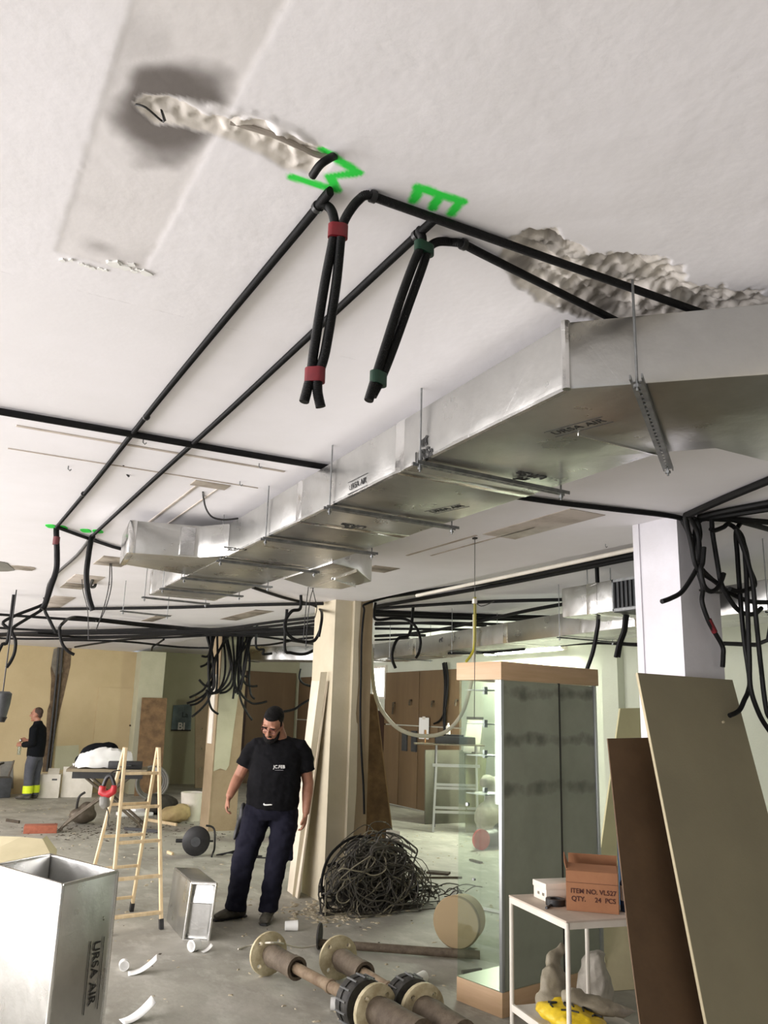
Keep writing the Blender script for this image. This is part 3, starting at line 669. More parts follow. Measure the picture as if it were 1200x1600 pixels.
# ================================================================== CONDUITS
RC = .0105
def ribbed(pts, r, pitch=.0036, sm=10):
    """corrugated tube"""
    P = cr(pts, sm); L_ = [0.]
    for a, b in zip(P, P[1:]): L_.append(L_[-1] + (b - a).length)
    n = int(L_[-1] / pitch * 2); Q = []; R_ = []; j = 0
    for k in range(n + 1):
        t = L_[-1] * k / n
        while j < len(L_) - 2 and L_[j + 1] < t: j += 1
        f = (t - L_[j]) / max(L_[j + 1] - L_[j], 1e-9); Q.append(P[j].lerp(P[j + 1], f)); R_.append(r * (1.0 if k % 2 else .91))
    return MB().limb(Q, R_, 11)
def clip(p, ax, par, r=RC):
    p = V(p); o = MB().lathe([(-.006, r + .001), (-.006, r + .003), (.006, r + .003), (.006, r + .001)], p, p + V(ax), 12)
    o.limb([p + V((0, 0, r - .002)), p + V((0, 0, r + .0015))], .006, 8)
    dloc(o, 'clip', BLK, par)
def conduit_thing(label, group=None): return lambda P0: thing('conduit', label, 'conduit', P0, 0, group)
zc_ = CZ - RC - .002
# pair A (red tape): one conduit runs along the room, the other across it, both drop together
A1 = at(505, 322, zc_); A2 = at(88, 824, zc_); A1.x = A2.x = .62
H = lambda px, py, z: at(px, py, z)
t = thing('conduit', 'black corrugated conduit running along the ceiling to the red taped drop', 'conduit', A2)
dr_ = [A1.copy(), atY(514, 324, 1.465), atY(521, 338, 1.445), atY(522, 365, 1.43), atY(507, 445, 1.43), atY(491, 545, 1.43), atY(486, 585, 1.43), atY(481, 605, 1.43), atY(475, 628, 1.43)]
dloc(ribbed([A2, A2.lerp(A1, .33) + V((.004, 0, 0)), A2.lerp(A1, .66) + V((-.004, 0, 0)), A1 + V((0, .06, 0))] + dr_, RC), 'pipe', COND, t)
clip(A1 + V((0, .01, 0)), (0, 1, 0), t); clip(A2.lerp(A1, .6), (0, 1, 0), t); clip(A2.lerp(A1, .25), (0, 1, 0), t)
B1 = at(578, 303, zc_); B2 = at(1138, 493, zc_); B1.y = B2.y = 1.40
t2 = thing('conduit', 'black corrugated conduit crossing the ceiling from the red taped drop to the elbow', 'conduit', B2)
dr2 = [B1.copy(), atY(560, 313, 1.41), atY(545, 332, 1.415), atY(536, 350, 1.42), atY(533, 366, 1.42), atY(525, 445, 1.42), atY(509, 545, 1.42), atY(498, 585, 1.42), atY(496, 610, 1.42), atY(501, 636, 1.42)]
dloc(ribbed([B2 + V((.25, 0, 0)), B2, B1.lerp(B2, .5), B1 + V((.06, 0, 0))] + dr2, RC), 'pipe', COND, t2)
clip(B1 + V((.01, 0, 0)), (1, 0, 0), t2)
def tape(pA, pB, r, m, label, ln=.03):
    a = V(pA); b = V(pB); d = (b - a); c_ = (a + b) / 2
    o = thing('tape_band', label, 'tape', c_)
    ax = V((0, 0, -1)); u = V((d.x, d.y, 0)).normalized()
    q = MB(); n = 20; rr = r + .0025; hw = d.length / 2
    prof = []
    for k in range(n):
        a_ = 2 * PI * k / n; prof.append((math.cos(a_) * rr + (hw if math.cos(a_) > 0 else -hw), math.sin(a_) * rr))
    M = basis(u, ax.cross(u), (0, 0, 0)); q.prism(prof, -ln / 2, ln / 2, M)
    q.build('band', m, o); q2 = MB().prism([(p[0] * 1.004 + .0, p[1] * 1.02) for p in prof[2:9]] + [(prof[9][0] * .8, 0), (prof[2][0] * .8, 0)], -ln / 2 + .003, ln / 2 - .002, M); q2.build('loose_end', m, o)
    return o
tape(atY(522, 362, 1.425), atY(534, 362, 1.42), RC, REDT, 'red tape band joining two conduits just below the ceiling', .03)
tape(atY(486, 587, 1.43), atY(498, 587, 1.42), RC, REDT, 'red tape band near the cut ends of two hanging conduits', .03)
# pair B (green tape)
C1 = at(648, 360, zc_); C2 = at(145, 837, zc_); C1.x = C2.x = .862
t3 = thing('conduit', 'black corrugated conduit running along the ceiling to the green taped drop', 'conduit', C2)
dr3 = [C1.copy(), atY(655, 361, 1.465), atY(660, 373, 1.455), atY(656, 388, 1.45), atY(643, 420, 1.45), atY(625, 470, 1.45), atY(601, 545, 1.45), atY(587, 590, 1.45), atY(576, 626, 1.45)]
dloc(ribbed([C2, C2.lerp(C1, .33), C2.lerp(C1, .66) + V((.004, 0, 0)), C1 + V((0, .06, 0))] + dr3, RC), 'pipe', COND, t3)
clip(C1 + V((0, .015, 0)), (0, 1, 0), t3); clip(C2.lerp(C1, .55), (0, 1, 0), t3)
D1 = at(724, 382, zc_); D2 = at(968, 504, zc_)
t4 = thing('conduit', 'black corrugated conduit crossing the ceiling from the green taped drop to the elbow', 'conduit', D2)
dr4 = [D1.copy(), atY(702, 378, 1.47), atY(684, 378, 1.465), atY(672, 385, 1.46), atY(667, 396, 1.455), atY(659, 420, 1.455), atY(641, 470, 1.455), atY(614, 545, 1.455), atY(596, 590, 1.455), atY(582, 618, 1.455)]
dloc(ribbed([D2 + (D2 - D1) * .2, D2, D1.lerp(D2, .5), D1.lerp(D2, .12)] + dr4, RC), 'pipe', COND, t4)
clip(D1, (1, .1, 0), t4)
tape(atY(656, 387, 1.45), atY(669, 390, 1.455), RC, GRNT, 'dark green tape band joining two conduits just below the ceiling', .024)
tape(atY(587, 592, 1.45), atY(595, 592, 1.455), RC * .96, GRNT, 'dark green tape band near the cut ends of two hanging conduits', .028)
# the long one across the room, behind the duct, to the white column
Q1 = at(-40, 634, zc_); Q2 = at(520, 728, zc_); Q3 = at(830, 776, zc_); Q4 = at(1062, 804, zc_)
yy = 3.27
cable('conduit', [(-.6, 3.33, CZ - .017), (.4, 3.31, CZ - .017), (1.4, 3.29, CZ - .017), (2.55, 3.21, CZ - .017), (3.0, 3.14, CZ - .017), (3.42, 3.07, CZ - .017), (3.47, 3.05, CZ - .05), (3.50, 3.04, CZ - .12)], .0145, COND, 'black conduit crossing over the long duct to the white column', 'conduit', n=10)
# continuation of the pair beyond, with taped tails hanging
def tail(px, z0, ends, label, m=COND, r=.016):
    return cable('conduit', px, r, m, label, 'conduit', n=9)
E1 = at(88, 826, zc_); E2 = at(145, 838, zc_)
def hang(pts, XY):
    return [V((XY[0] + dx, XY[1] + dy, zat(py, XY[0], XY[1]))) for (py, dx, dy) in pts]
Eh = lambda px, py, Y: atY(px, py, Y)
cable('conduit', [E1, Eh(88, 835, 5.50), Eh(89, 865, 5.50), Eh(88, 890, 5.5), Eh(80, 915, 5.5), Eh(70, 945, 5.5), Eh(66, 952, 5.5)], .018, COND, 'black conduit tail hanging from the green dashed mark with a reddish tape', 'conduit', n=9)
cable('conduit', [E2, Eh(142, 845, 5.6), Eh(138, 870, 5.6), Eh(135, 900, 5.6), Eh(138, 930, 5.6), Eh(145, 954, 5.6)], .018, COND, 'black conduit tail hanging free beside the blanked foil branch', 'conduit', n=9)
tb = thing('tape_band', 'reddish tape band on a conduit tail near the green dashed mark', 'tape', Eh(88, 845, 5.5)); MB().limb([(0, 0, -.025), (0, 0, .025)], .021, 10).build('band', mat('dull_red_tape', (96, 40, 44), .5), tb)
cable('conduit', [at(90, 824, zc_), at(140, 842, zc_), at(190, 858, zc_), (1.2, 5.85, zc_)], .0115, COND, 'black conduit on the ceiling entering above the blanked foil branch', 'conduit', sm=3)
cable('conduit', [at(143, 838, zc_), at(120, 868, zc_), at(80, 905, zc_), at(72, 930, CZ - .05), at(68, 948, CZ - .10)], .0115, CONDG, 'dusty conduit slanting back from the second green mark to the bundle', 'conduit', sm=4)
cable('conduit', [at(395, 918, zc_), at(440, 933, zc_), at(485, 944, zc_), at(500, 952, CZ - .06), atY(503, 965, 7.35), atY(498, 995, 7.3)], .014, COND, 'black conduit running from the long duct to the beige column', 'conduit', n=8)

# ---- bundle of conduits sweeping across the far ceiling (pixels only give directions; all hang just under the slab)
def px_cable(l, z, r, label, group, m=COND, zs=None, n=7, sm=4):
    zz = zs or [z] * len(l)
    return cable('conduit', [at(a, b, q) for (a, b), q in zip(l, zz)], r, m, label, 'conduit', group, n=n, sm=sm)
G1 = 'conduit bundle across the far ceiling'
lab = 'black conduit of the bundle sagging below the far ceiling in front of the beige wall'
rows = [
    [(-20, 960), (100, 967), (233, 976), (330, 984), (420, 985), (500, 976)],
    [(-20, 982), (93, 984), (280, 983), (345, 985), (430, 981), (510, 974)],
    [(-20, 990), (93, 988), (280, 986), (360, 985), (440, 983), (520, 979)],
    [(-20, 993), (93, 990), (280, 988), (360, 990), (440, 988), (520, 984)],
    [(0, 995), (60, 991), (140, 995), (280, 990), (380, 987), (520, 981)],
    [(10, 991), (140, 993), (280, 992), (400, 992), (520, 988)],
    [(117, 1009), (150, 1004), (198, 1001), (280, 997), (350, 993), (440, 990), (520, 990)],
    [(98, 1000), (190, 1003), (280, 1011), (330, 1013)],
    [(0, 998), (58, 998), (180, 996), (300, 988), (420, 978), (510, 966)],
    [(150, 968), (260, 979), (340, 982), (430, 973), (515, 961)],
    [(340, 985), (400, 992), (450, 1000), (520, 1010)],
    [(360, 1012), (420, 1006), (470, 998), (520, 995)],
]
random.seed(3)
for k, l in enumerate(rows):
    z = CZ - .05 - .012 * (k % 5)
    px_cable([(a, b + random.uniform(-2.2, 2.2)) for a, b in l], z, .017 if k != 2 else .022, lab, G1)
px_cable([(63, 952), (150, 951), (280, 949), (400, 945), (505, 943)], CZ - .03, .018, 'straight black conduit parallel to the bundle, ending at the beige column', None)
cable('conduit', [at(280, 981, 2.72), at(233, 976, 2.72), at(140, 966, 2.72), at(112, 965, 2.70), atY(98, 974, 9.6), atY(93, 984, 9.6), atY(97, 1005, 9.6), atY(106, 1017, 9.6), atY(116, 1023, 9.6)], .017, COND, 'black conduit arching out of the bundle and dropping beside the wall chase', 'conduit')
for l, lb in (([(68, 944), (28, 960), (5, 972), (12, 981), (18, 984)], 'conduit zigzagging down from the taped tail to the far bundle'), ([(68, 950), (40, 968), (19, 983), (24, 1000), (23, 1018), (17, 1033), (10, 1043)], 'conduit end hanging against the beige wall at the end of the bundle'), ([(70, 953), (78, 970), (86, 986), (90, 989)], 'short conduit link between the taped tail and the bundle'), ([(12, 1000), (4, 1006), (-4, 1022)], 'conduit curling down in front of the beige wall above the standing man')):
    P = [atY(a, b, 9.4) for a, b in l]; P = [V((P[0].x, P[0].y, CZ - .005))] + P; cable('conduit', P, .017, COND, lb, 'conduit', n=7, sm=4)
px_cable([(237, 1016), (239, 1010), (246, 1006), (256, 999)], 0, .016, 'short conduit end beside the wall pilaster', None, zs=[2.60, 2.64, 2.68, 2.71])
# ---- curtains of cut conduits round the tan column
random.seed(5)
def curtain(starts, ends, Y, label, group):
    for (sx, sy), e in zip(starts, ends):
        ex, ey = e[-1]; p0 = atY(sx, sy, Y + random.uniform(-.02, .08)); yy = Y + random.uniform(-.25, .02)
        pts = [p0 + V((0, 0, .12)), p0] + [atY(a, b, yy) for a, b in e]
        cable('conduit', pts, .0165, COND, label, 'conduit', group, n=7, sm=6)
ends = [[(333, 1040), (322, 1072), (310, 1083), (296, 1090)], [(334, 1045), (325, 1078), (310, 1092), (292, 1099)], [(335, 1050), (322, 1085), (310, 1098), (297, 1102)],
        [(334, 1060), (326, 1092), (314, 1108), (300, 1120)], [(326, 1070), (326, 1092), (331, 1108), (341, 1116)], [(326, 1030), (326, 1068), (320, 1071), (311, 1062)],
        [(330, 1020), (324, 1036), (313, 1042)], [(330, 1008), (325, 1025), (315, 1025)], [(340, 1040), (338, 1078), (328, 1084), (322, 1078)],
        [(352, 1030), (350, 1060), (340, 1080), (326, 1082)], [(358, 1025), (360, 1045), (350, 1070), (334, 1083)], [(362, 1030), (362, 1060), (352, 1075), (338, 1083)],
        [(337, 1030), (335, 1072), (327, 1080)], [(330, 1040), (329, 1078), (338, 1083), (345, 1077)], [(366, 1035), (364, 1068), (355, 1080), (343, 1083)]]
curtain([(322 + 2.2 * k if k < 9 else 348 + 3 * (k - 9), 988 + (k % 3)) for k in range(len(ends))], ends, 12.05, 'cut black conduit curling in the cluster over the pale column face', 'conduits dangling at the tan column')
ends2 = [[(369, 1040), (366, 1075), (364, 1092)], [(372, 1060), (376, 1092), (385, 1112), (394, 1125)], [(374, 1050), (376, 1082), (392, 1098), (405, 1099), (417, 1096)],
         [(376, 1040), (382, 1066), (392, 1072), (402, 1072)], [(390, 1030), (389, 1060), (392, 1085), (398, 1092)], [(374, 1030), (378, 1052), (387, 1058)], [(382, 1030), (378, 1060), (367, 1083)], [(386, 1025), (382, 1050), (376, 1078)], [(368, 1035), (367, 1065), (372, 1085)]]
curtain([(372 + 3.0 * k, 990 + (k % 3)) for k in range(len(ends2))], ends2, 12.05, 'cut black conduit dangling off the tan side of the column', 'conduits dangling beside the tan column')
for l, Y, lb in (([(545, 985), (540, 1060), (515, 1075), (505, 1075), (478, 1070), (468, 1060), (470, 1045)], 11.5, 'conduit loop in front of the brown panel behind the beige column'),
                 ([(545, 985), (535, 1060), (505, 1082), (475, 1098), (460, 1108), (440, 1112), (435, 1108)], 11.0, 'short curved conduit end above the bowed man'),
                 ([(469, 951), (456, 955), (446, 970), (446, 985), (458, 998), (478, 1003), (492, 1000), (500, 985)], 7.4, 'thick black hoop of conduit hanging left of the beige column'),
                 ([(445, 1012), (455, 1020), (475, 1022), (492, 1015), (505, 1005)], 8.6, 'shallow conduit loop sagging under the hoop by the beige column'),
                 ([(400, 1010), (412, 1015), (411, 1022), (425, 1021)], 11, 'conduit stub above the pale green wall')):
    P = [atY(a, b, Y) for a, b in l]; k_ = 0 if Y > 10 or 'hoop' in lb else -1; e_ = V((P[k_].x, P[k_].y, (CZ2 if P[k_].x > STEPX else CZ) - .005)); P = [e_] + P if k_ == 0 else P + [e_]; cable('conduit', P, .017 if Y > 8 else .016, COND, lb, 'conduit', n=8)
# ---- right of the beige column
G2 = 'conduits on the raised ceiling bay'
lab2 = 'black conduit run on the raised ceiling bay between the beige and white columns'
for l, z, r in (([(572, 937), (700, 919), (800, 904), (992, 866)], CZ2 - .02, .02), ([(586, 948), (735, 922), (860, 898), (992, 871)], CZ2 - .025, .02), ([(586, 951), (740, 941), (880, 937)], CZ2 - .03, .018),
                ([(586, 956), (740, 962), (872, 965)], CZ2 - .03, .026), ([(586, 960), (740, 966), (872, 968)], CZ2 - .04, .026), ([(586, 976), (680, 973), (800, 976)], CZ2 - .05, .018), ([(586, 982), (660, 983), (745, 984)], CZ2 - .06, .018),
                ([(586, 973), (660, 974), (760, 978)], CZ2 - .05, .016), ([(586, 994), (630, 992), (665, 993)], CZ2 - .06, .022), ([(880, 944), (820, 955), (745, 972), (690, 983), (640, 990)], CZ2 - .08, .02), ([(586, 1000), (610, 999), (640, 997)], CZ2 - .06, .016)):
    px_cable(l, z, r, lab2, G2, n=8)
cable('conduit', [V((atY(586, 967, 8.3).x, 8.3, CZ2 - .005)), atY(586, 967, 8.3), atY(615, 966, 8.2), atY(635, 968, 8.1), atY(650, 980, 8.0), atY(657, 1000, 8.0), atY(655, 1018, 8.0), atY(650, 1028, 8.0)], .016, COND, 'conduit arching right of the beige column and dropping to a cut end', 'conduit')
cable('conduit', [V((atY(645, 985, 8.3).x, 8.3, CZ2 - .005)), atY(640, 990, 8.3), atY(622, 998, 8.3), atY(614, 1015, 8.3), atY(613, 1030, 8.3), atY(618, 1044, 8.3)], .018, COND, 'knotted conduit end hanging beside the bright window', 'conduit')
cable('conduit', [at(700, 1021, 2.437), at(760, 1020, 2.437), at(820, 1015, 2.437)], .013, COND, 'short conduit under the far foil duct in front of the lit wall', 'conduit', sm=3)
cable('conduit', [V((6.6, atX(1200, 1000, 6.6).y, CZ2 - .005)), atX(1200, 1000, 6.6), atX(1120, 1005, 6.6), atX(1010, 1008, 6.6), atX(930, 1004, 6.6), atX(850, 1010, 6.6)], .02, COND, 'conduit crossing the lit pale wall behind the white column', 'conduit', sm=3)
wp = thing("white_pipe", "thin white plastic pipe below the raised ceiling bay", "pipe", (3.94, 3.3, 2.8)); MB().limb([(.01, 0, 0), (.01, 1.6, -.01), (-.01, 3.3, -.02)], .016, 10).build("pipe", WHITE, wp)
# thin cord from the ceiling with a small junction
P = at(742, 840, CZ)
tc_ = thing('hanging_cord', 'thin grey cord hanging straight down from the ceiling in front of the cabinet', 'cord', P)
MB().limb([(0, 0, 0), (0, 0, -.25), (.004, 0, -.5), (.0, 0, -1.1)], .0025, 6).build('cord', CONDG, tc_)
MB().box((0, 0, -.004), (.02, .03, .012)).build('ceiling_hook', BLK, tc_); MB().box((0, 0, -.40), (.022, .022, .028)).build('junction', WHITE, tc_)
MB().limb(cr([(0, 0, -.40), (.03, -.03, -.43), (.09, -.08, -.40)], 5), .003, 6).build('side_wire', CONDG, tc_)
cable('conduit', [V((4.75, atX(935, 962, 4.75).y, CZ2 - .005)), atX(935, 962, 4.75), atX(932, 990, 4.75), atX(926, 1020, 4.75), atX(917, 1046, 4.75)], .017, COND, 'conduit dropping from the outlet box behind the cabinet top', 'conduit')
cable('conduit', [V((4.75, atX(977, 962, 4.7).y, 2.52)), atX(977, 962, 4.7), atX(974, 985, 4.7), atX(967, 1005, 4.7), atX(962, 1027, 4.7)], .016, COND, 'two-strand conduit end dropping beneath the black grille', 'conduit')
cable('conduit', [V((4.77, atX(981, 962, 4.72).y, 2.52)), atX(981, 962, 4.72), atX(978, 985, 4.72), atX(971, 1005, 4.72), atX(967, 1027, 4.72)], .012, COND, 'thinner strand hanging with the conduit beneath the black grille', 'conduit')
# cream hose sagging between the column and the cabinet, yellow hose
cable('hose', [(3.99, 7.72, 2.9), (4.05, 7.7, 2.3), atY(586, 1083, 7.65), atY(600, 1115, 7.62), atY(625, 1140, 7.6), atY(660, 1150, 7.6), atY(695, 1144, 7.6), atY(720, 1118, 7.6), atY(732, 1085, 7.6), atY(738, 1055, 7.6), atY(741, 1010, 7.6), atY(741, 960, 7.6)], .02, PVC, 'cream plastic hose sagging between the beige column and the cabinet top', 'hose', n=12)
cable('hose', [V((atY(742, 985, 7.2).x, 7.2, CZ2 - .005)), atY(742, 985, 7.2), atY(741, 1010, 7.2), atY(737, 1022, 7.2), atY(728, 1034, 7.2)], .014, YELP, 'thin yellow hose hanging above the cabinet top', 'hose')
# dark cable down the beige column
cable('cable', [atY(640, 925, 7.4), (3.84, 7.42, 2.78), atY(569, 955, 7.42), atY(565, 1000, 7.42), atY(564, 1060, 7.42), atY(563, 1120, 7.42), atY(565, 1180, 7.42), atY(568, 1230, 7.42), atY(569, 1272, 7.42)], .011, COND, 'dark cable running down the bare side of the beige column', 'cable', n=8)
# ---- tangle at the white column
tang = {
    'conduit from the white column along the ceiling, uppermost of the fan': [('K', 1072, 806), ('K', 1130, 780), ('K', 1215, 745)],
    'second conduit of the fan leaving the white column along the ceiling': [('K', 1092, 808), ('K', 1140, 797), ('K', 1215, 783)],
    'third conduit of the fan leaving the white column along the ceiling': [('K', 1095, 811), ('K', 1150, 803), ('K', 1215, 793)],
    'fourth conduit of the fan leaving the white column along the ceiling': [('K', 1105, 810), ('K', 1150, 812), ('K', 1215, 817)],
    'lowest conduit of the fan leaving the white column along the ceiling': [('K', 1150, 813), ('K', 1180, 821), ('K', 1215, 831)],
}
for lb, l in tang.items(): cable('conduit', [at(a, b, CZ - .02) for _, a, b in l], .016 if 'uppermost' not in lb else .02, COND, lb, 'conduit', sm=3)
drops = [
    ([(1072, 806), (1074, 820), (1079, 845), (1089, 887), (1098, 918), (1097, 940), (1106, 968), (1116, 987), (1129, 1010), (1130, 1026), (1129, 1042)], 3.03, 'conduit dropping down the white column with a red tape band'),
    ([(1078, 808), (1090, 832), (1093, 858), (1091, 880), (1084, 897), (1066, 924), (1050, 934), (1034, 940)], 2.98, 'conduit end curling out in front of the lit face of the white column'),
    ([(1070, 808), (1080, 850), (1089, 887), (1116, 908), (1137, 924), (1163, 937), (1185, 941), (1215, 941)], 2.96, 'conduit sweeping from the white column out past the tangle'),
    ([(1100, 855), (1098, 879), (1095, 890), (1100, 915), (1110, 924), (1120, 920), (1127, 908), (1131, 896)], 2.93, 'small hooked conduit end on the white column'),
    ([(1112, 812), (1113, 830), (1116, 850), (1121, 880), (1126, 908), (1134, 926), (1150, 950), (1165, 959), (1179, 959), (1190, 950)], 2.95, 'conduit looping low across the tangle right of the white column'),
    ([(1110, 826), (1116, 829), (1130, 824), (1139, 819), (1155, 832), (1165, 858), (1171, 887), (1179, 908), (1176, 918), (1155, 924), (1140, 920)], 2.92, 'conduit arching over the tangle right of the white column'),
    ([(1158, 816), (1150, 832), (1152, 865), (1154, 897), (1158, 950), (1163, 1002), (1171, 1060), (1169, 1080), (1163, 1094), (1155, 1110), (1140, 1118)], 2.94, 'long conduit drop that swings back behind the plasterboard sheet'),
    ([(1145, 822), (1160, 840), (1165, 880), (1167, 924), (1169, 976), (1171, 1029), (1173, 1076), (1186, 1115), (1200, 1139), (1215, 1158)], 2.90, 'long conduit drop crossing the others on the lit wall'),
    ([(1150, 826), (1166, 870), (1176, 911), (1181, 963), (1189, 1042), (1196, 1100), (1203, 1122), (1220, 1128)], 2.88, 'longest conduit drop of the tangle nearest the pale wall side'),
    ([(1084, 810), (1090, 815), (1094, 835), (1090, 860), (1094, 885), (1112, 905)], 3.0, 'thick looped conduit hugging the white column'),
    ([(1100, 808), (1088, 822), (1086, 850), (1094, 880)], 3.03, 'short conduit bend pressed against the white column'),
]
for l, Y, lb in drops: cable('conduit', [atY(a, b, Y) for a, b in l], .0125, COND, lb, 'conduit', n=9)
tb = thing('tape_band', 'shiny red tape band on the conduit beside the white column', 'tape', atY(1112, 978, 3.03)); d_ = (atY(1116, 987, 3.03) - atY(1107, 969, 3.03)) * .55; MB().limb([-d_, d_], .0155, 10).build('band', REDT, tb)
# stray wires hanging from the near-left ceiling
cable('wire', [at(317, 768, CZ), atY(318, 778, 4.2), atY(322, 795, 4.2), atY(332, 808, 4.2), atY(350, 812, 4.2), atY(372, 810, 4.2)], .005, WIRE, 'loose black wire dangling from the lamp scar beside the duct', 'wire', n=6)
cable('wire', [at(193, 727, CZ), atY(197, 724, 4.0), atY(200, 732, 4.0), atY(198, 740, 4.0), atY(202, 745, 4.0)], .005, WIRE, 'short twisted wire poking from the near ceiling', 'wire', n=6)
cable('wire', [at(172, 880, CZ - .002), atY(170, 915, 6.6), atY(162, 950, 6.6), atY(150, 985, 6.6)], .004, WIRE, 'thin wire pair hanging below the blanked foil branch', 'wire', n=5)
cable('wire', [at(174, 880, CZ - .002), atY(174, 915, 6.62), atY(165, 950, 6.62), atY(152, 978, 6.62)], .004, WIRE, 'second thin wire hanging below the blanked foil branch', 'wire', n=5)
cable('wire', [at(128, 905, CZ - .003), atY(130, 925, 8.0), atY(137, 955, 8.0), atY(138, 1000, 8.0)], .004, WIRE, 'thin wire dropping from a lamp scar past the bundle', 'wire', n=5)
cable('wire', [at(145, 905, CZ - .003), atY(142, 916, 8.0), atY(148, 916, 8.0), atY(151, 902, 8.0)], .014, CONDG, 'bent conduit stub by the lamp scars', 'wire', n=6)
for k, (px, py, l) in enumerate(((482, 915, [(481, 925), (478, 950), (474, 1000)]), (488, 918, [(492, 935), (495, 950), (492, 965)]), (490, 918, [(484, 940), (480, 980), (478, 1010)]))):
    cable('wire', [at(px, py, CZ - .001)] + [atY(a, b, 6.4) for a, b in l], .004, WIRE, ('thin wire with a black connector hanging by the beige column', 'thin wire with a white tag hanging by the beige column', 'longest thin wire hanging by the beige column')[k], 'wire', n=5)

# ================================================================== PEOPLE
def rot_to(zdir, ydir):
    """matrix whose z axis is zdir and -y axis points along face direction"""
    z = V(zdir).normalized(); f = V(ydir); f = (f - z * f.dot(z)).normalized(); y = -f; x = y.cross(z)
    return Matrix(((x.x, y.x, z.x, 0), (x.y, y.y, z.y, 0), (x.z, y.z, z.z, 0), (0, 0, 0, 1)))
def add_hand(mb, wrist, d, palm, thumb, s=1., curl=.55):
    """hand growing from wrist along d; palm faces `palm`; thumb points to `thumb` side"""
    d = V(d).normalized(); p = V(palm); p = (p - d * p.dot(d)).normalized(); t = V(thumb); t = (t - d * t.dot(d) - p * t.dot(p)).normalized(); w_ = V(wrist)
    mb.limb([w_, w_ + d * .03 * s, w_ + d * .07 * s, w_ + d * .095 * s], [(.027 * s, .021 * s), (.036 * s, .019 * s), (.042 * s, .017 * s), (.040 * s, .013 * s)], 10, ref=t)
    for k, (off, ln) in enumerate(((.031, .070), (.0105, .080), (-.0105, .075), (-.031, .058))):
        b = w_ + d * .088 * s + t * off * s; a = curl * (1 + .12 * k)
        c1 = b + (d * math.cos(a * .45) + p * math.sin(a * .45)) * ln * .45 * s
        c2 = c1 + (d * math.cos(a * 1.4) + p * math.sin(a * 1.4)) * ln * .32 * s
        c3 = c2 + (d * math.cos(a * 2.2) + p * math.sin(a * 2.2)) * ln * .25 * s
        mb.limb([b - d * .02 * s, b, c1, c2, c3], [.0095 * s, .0095 * s, .0088 * s, .008 * s, .006 * s], 8)
    b = w_ + d * .03 * s + t * .03 * s
    mb.limb([b - t * .015 * s, b + t * .018 * s + d * .022 * s + p * .008 * s, b + t * .024 * s + d * .05 * s + p * .018 * s, b + t * .02 * s + d * .07 * s + p * .024 * s], [.014 * s, .0125 * s, .0105 * s, .007 * s], 8)
def add_head(mb, H):
    mb.ell((0, .01, .035), (.078, .098, .098), H); mb.ell((0, -.03, -.055), (.058, .062, .068), H); mb.ell((0, -.02, -.02), (.068, .075, .07), H)
    mb.limb([H @ V((0, -.088, .035)), H @ V((0, -.104, .01)), H @ V((0, -.118, -.018)), H @ V((0, -.10, -.03))], [.010, .012, .016, .010], 8)
    for s in (-1, 1):
        mb.ell((s * .077, .012, -.005), (.011, .024, .034), H, 10, 7); mb.ell((s * .034, -.080, .045), (.026, .016, .010), H, 10, 6); mb.ell((s * .040, -.068, -.02), (.024, .022, .024), H, 10, 6)
    mb.ell((0, -.088, -.060), (.024, .010, .007), H, 10, 6); mb.ell((0, -.086, -.072), (.021, .010, .007), H, 10, 6); mb.ell((0, -.075, -.105), (.024, .02, .018), H, 10, 6)
def face_bits(H, root, par, brow=HAIR, iris=True):
    for s in (-1, 1):
        MB().ell((s * .033, -.0835, .022), (.012, .006, .0065), H, 10, 6).build('eye', mat('eye_dark', (52, 44, 40), .3), par)
        MB().ell((s * .034, -.092, .042), (.022, .007, .005), H, 10, 6).build('eyebrow', brow, par)
    MB().ell((0, -.094, -.0665), (.020, .005, .0025), H, 10, 6).build('mouth_line', mat('lip_dark', (112, 66, 58), .6), par)

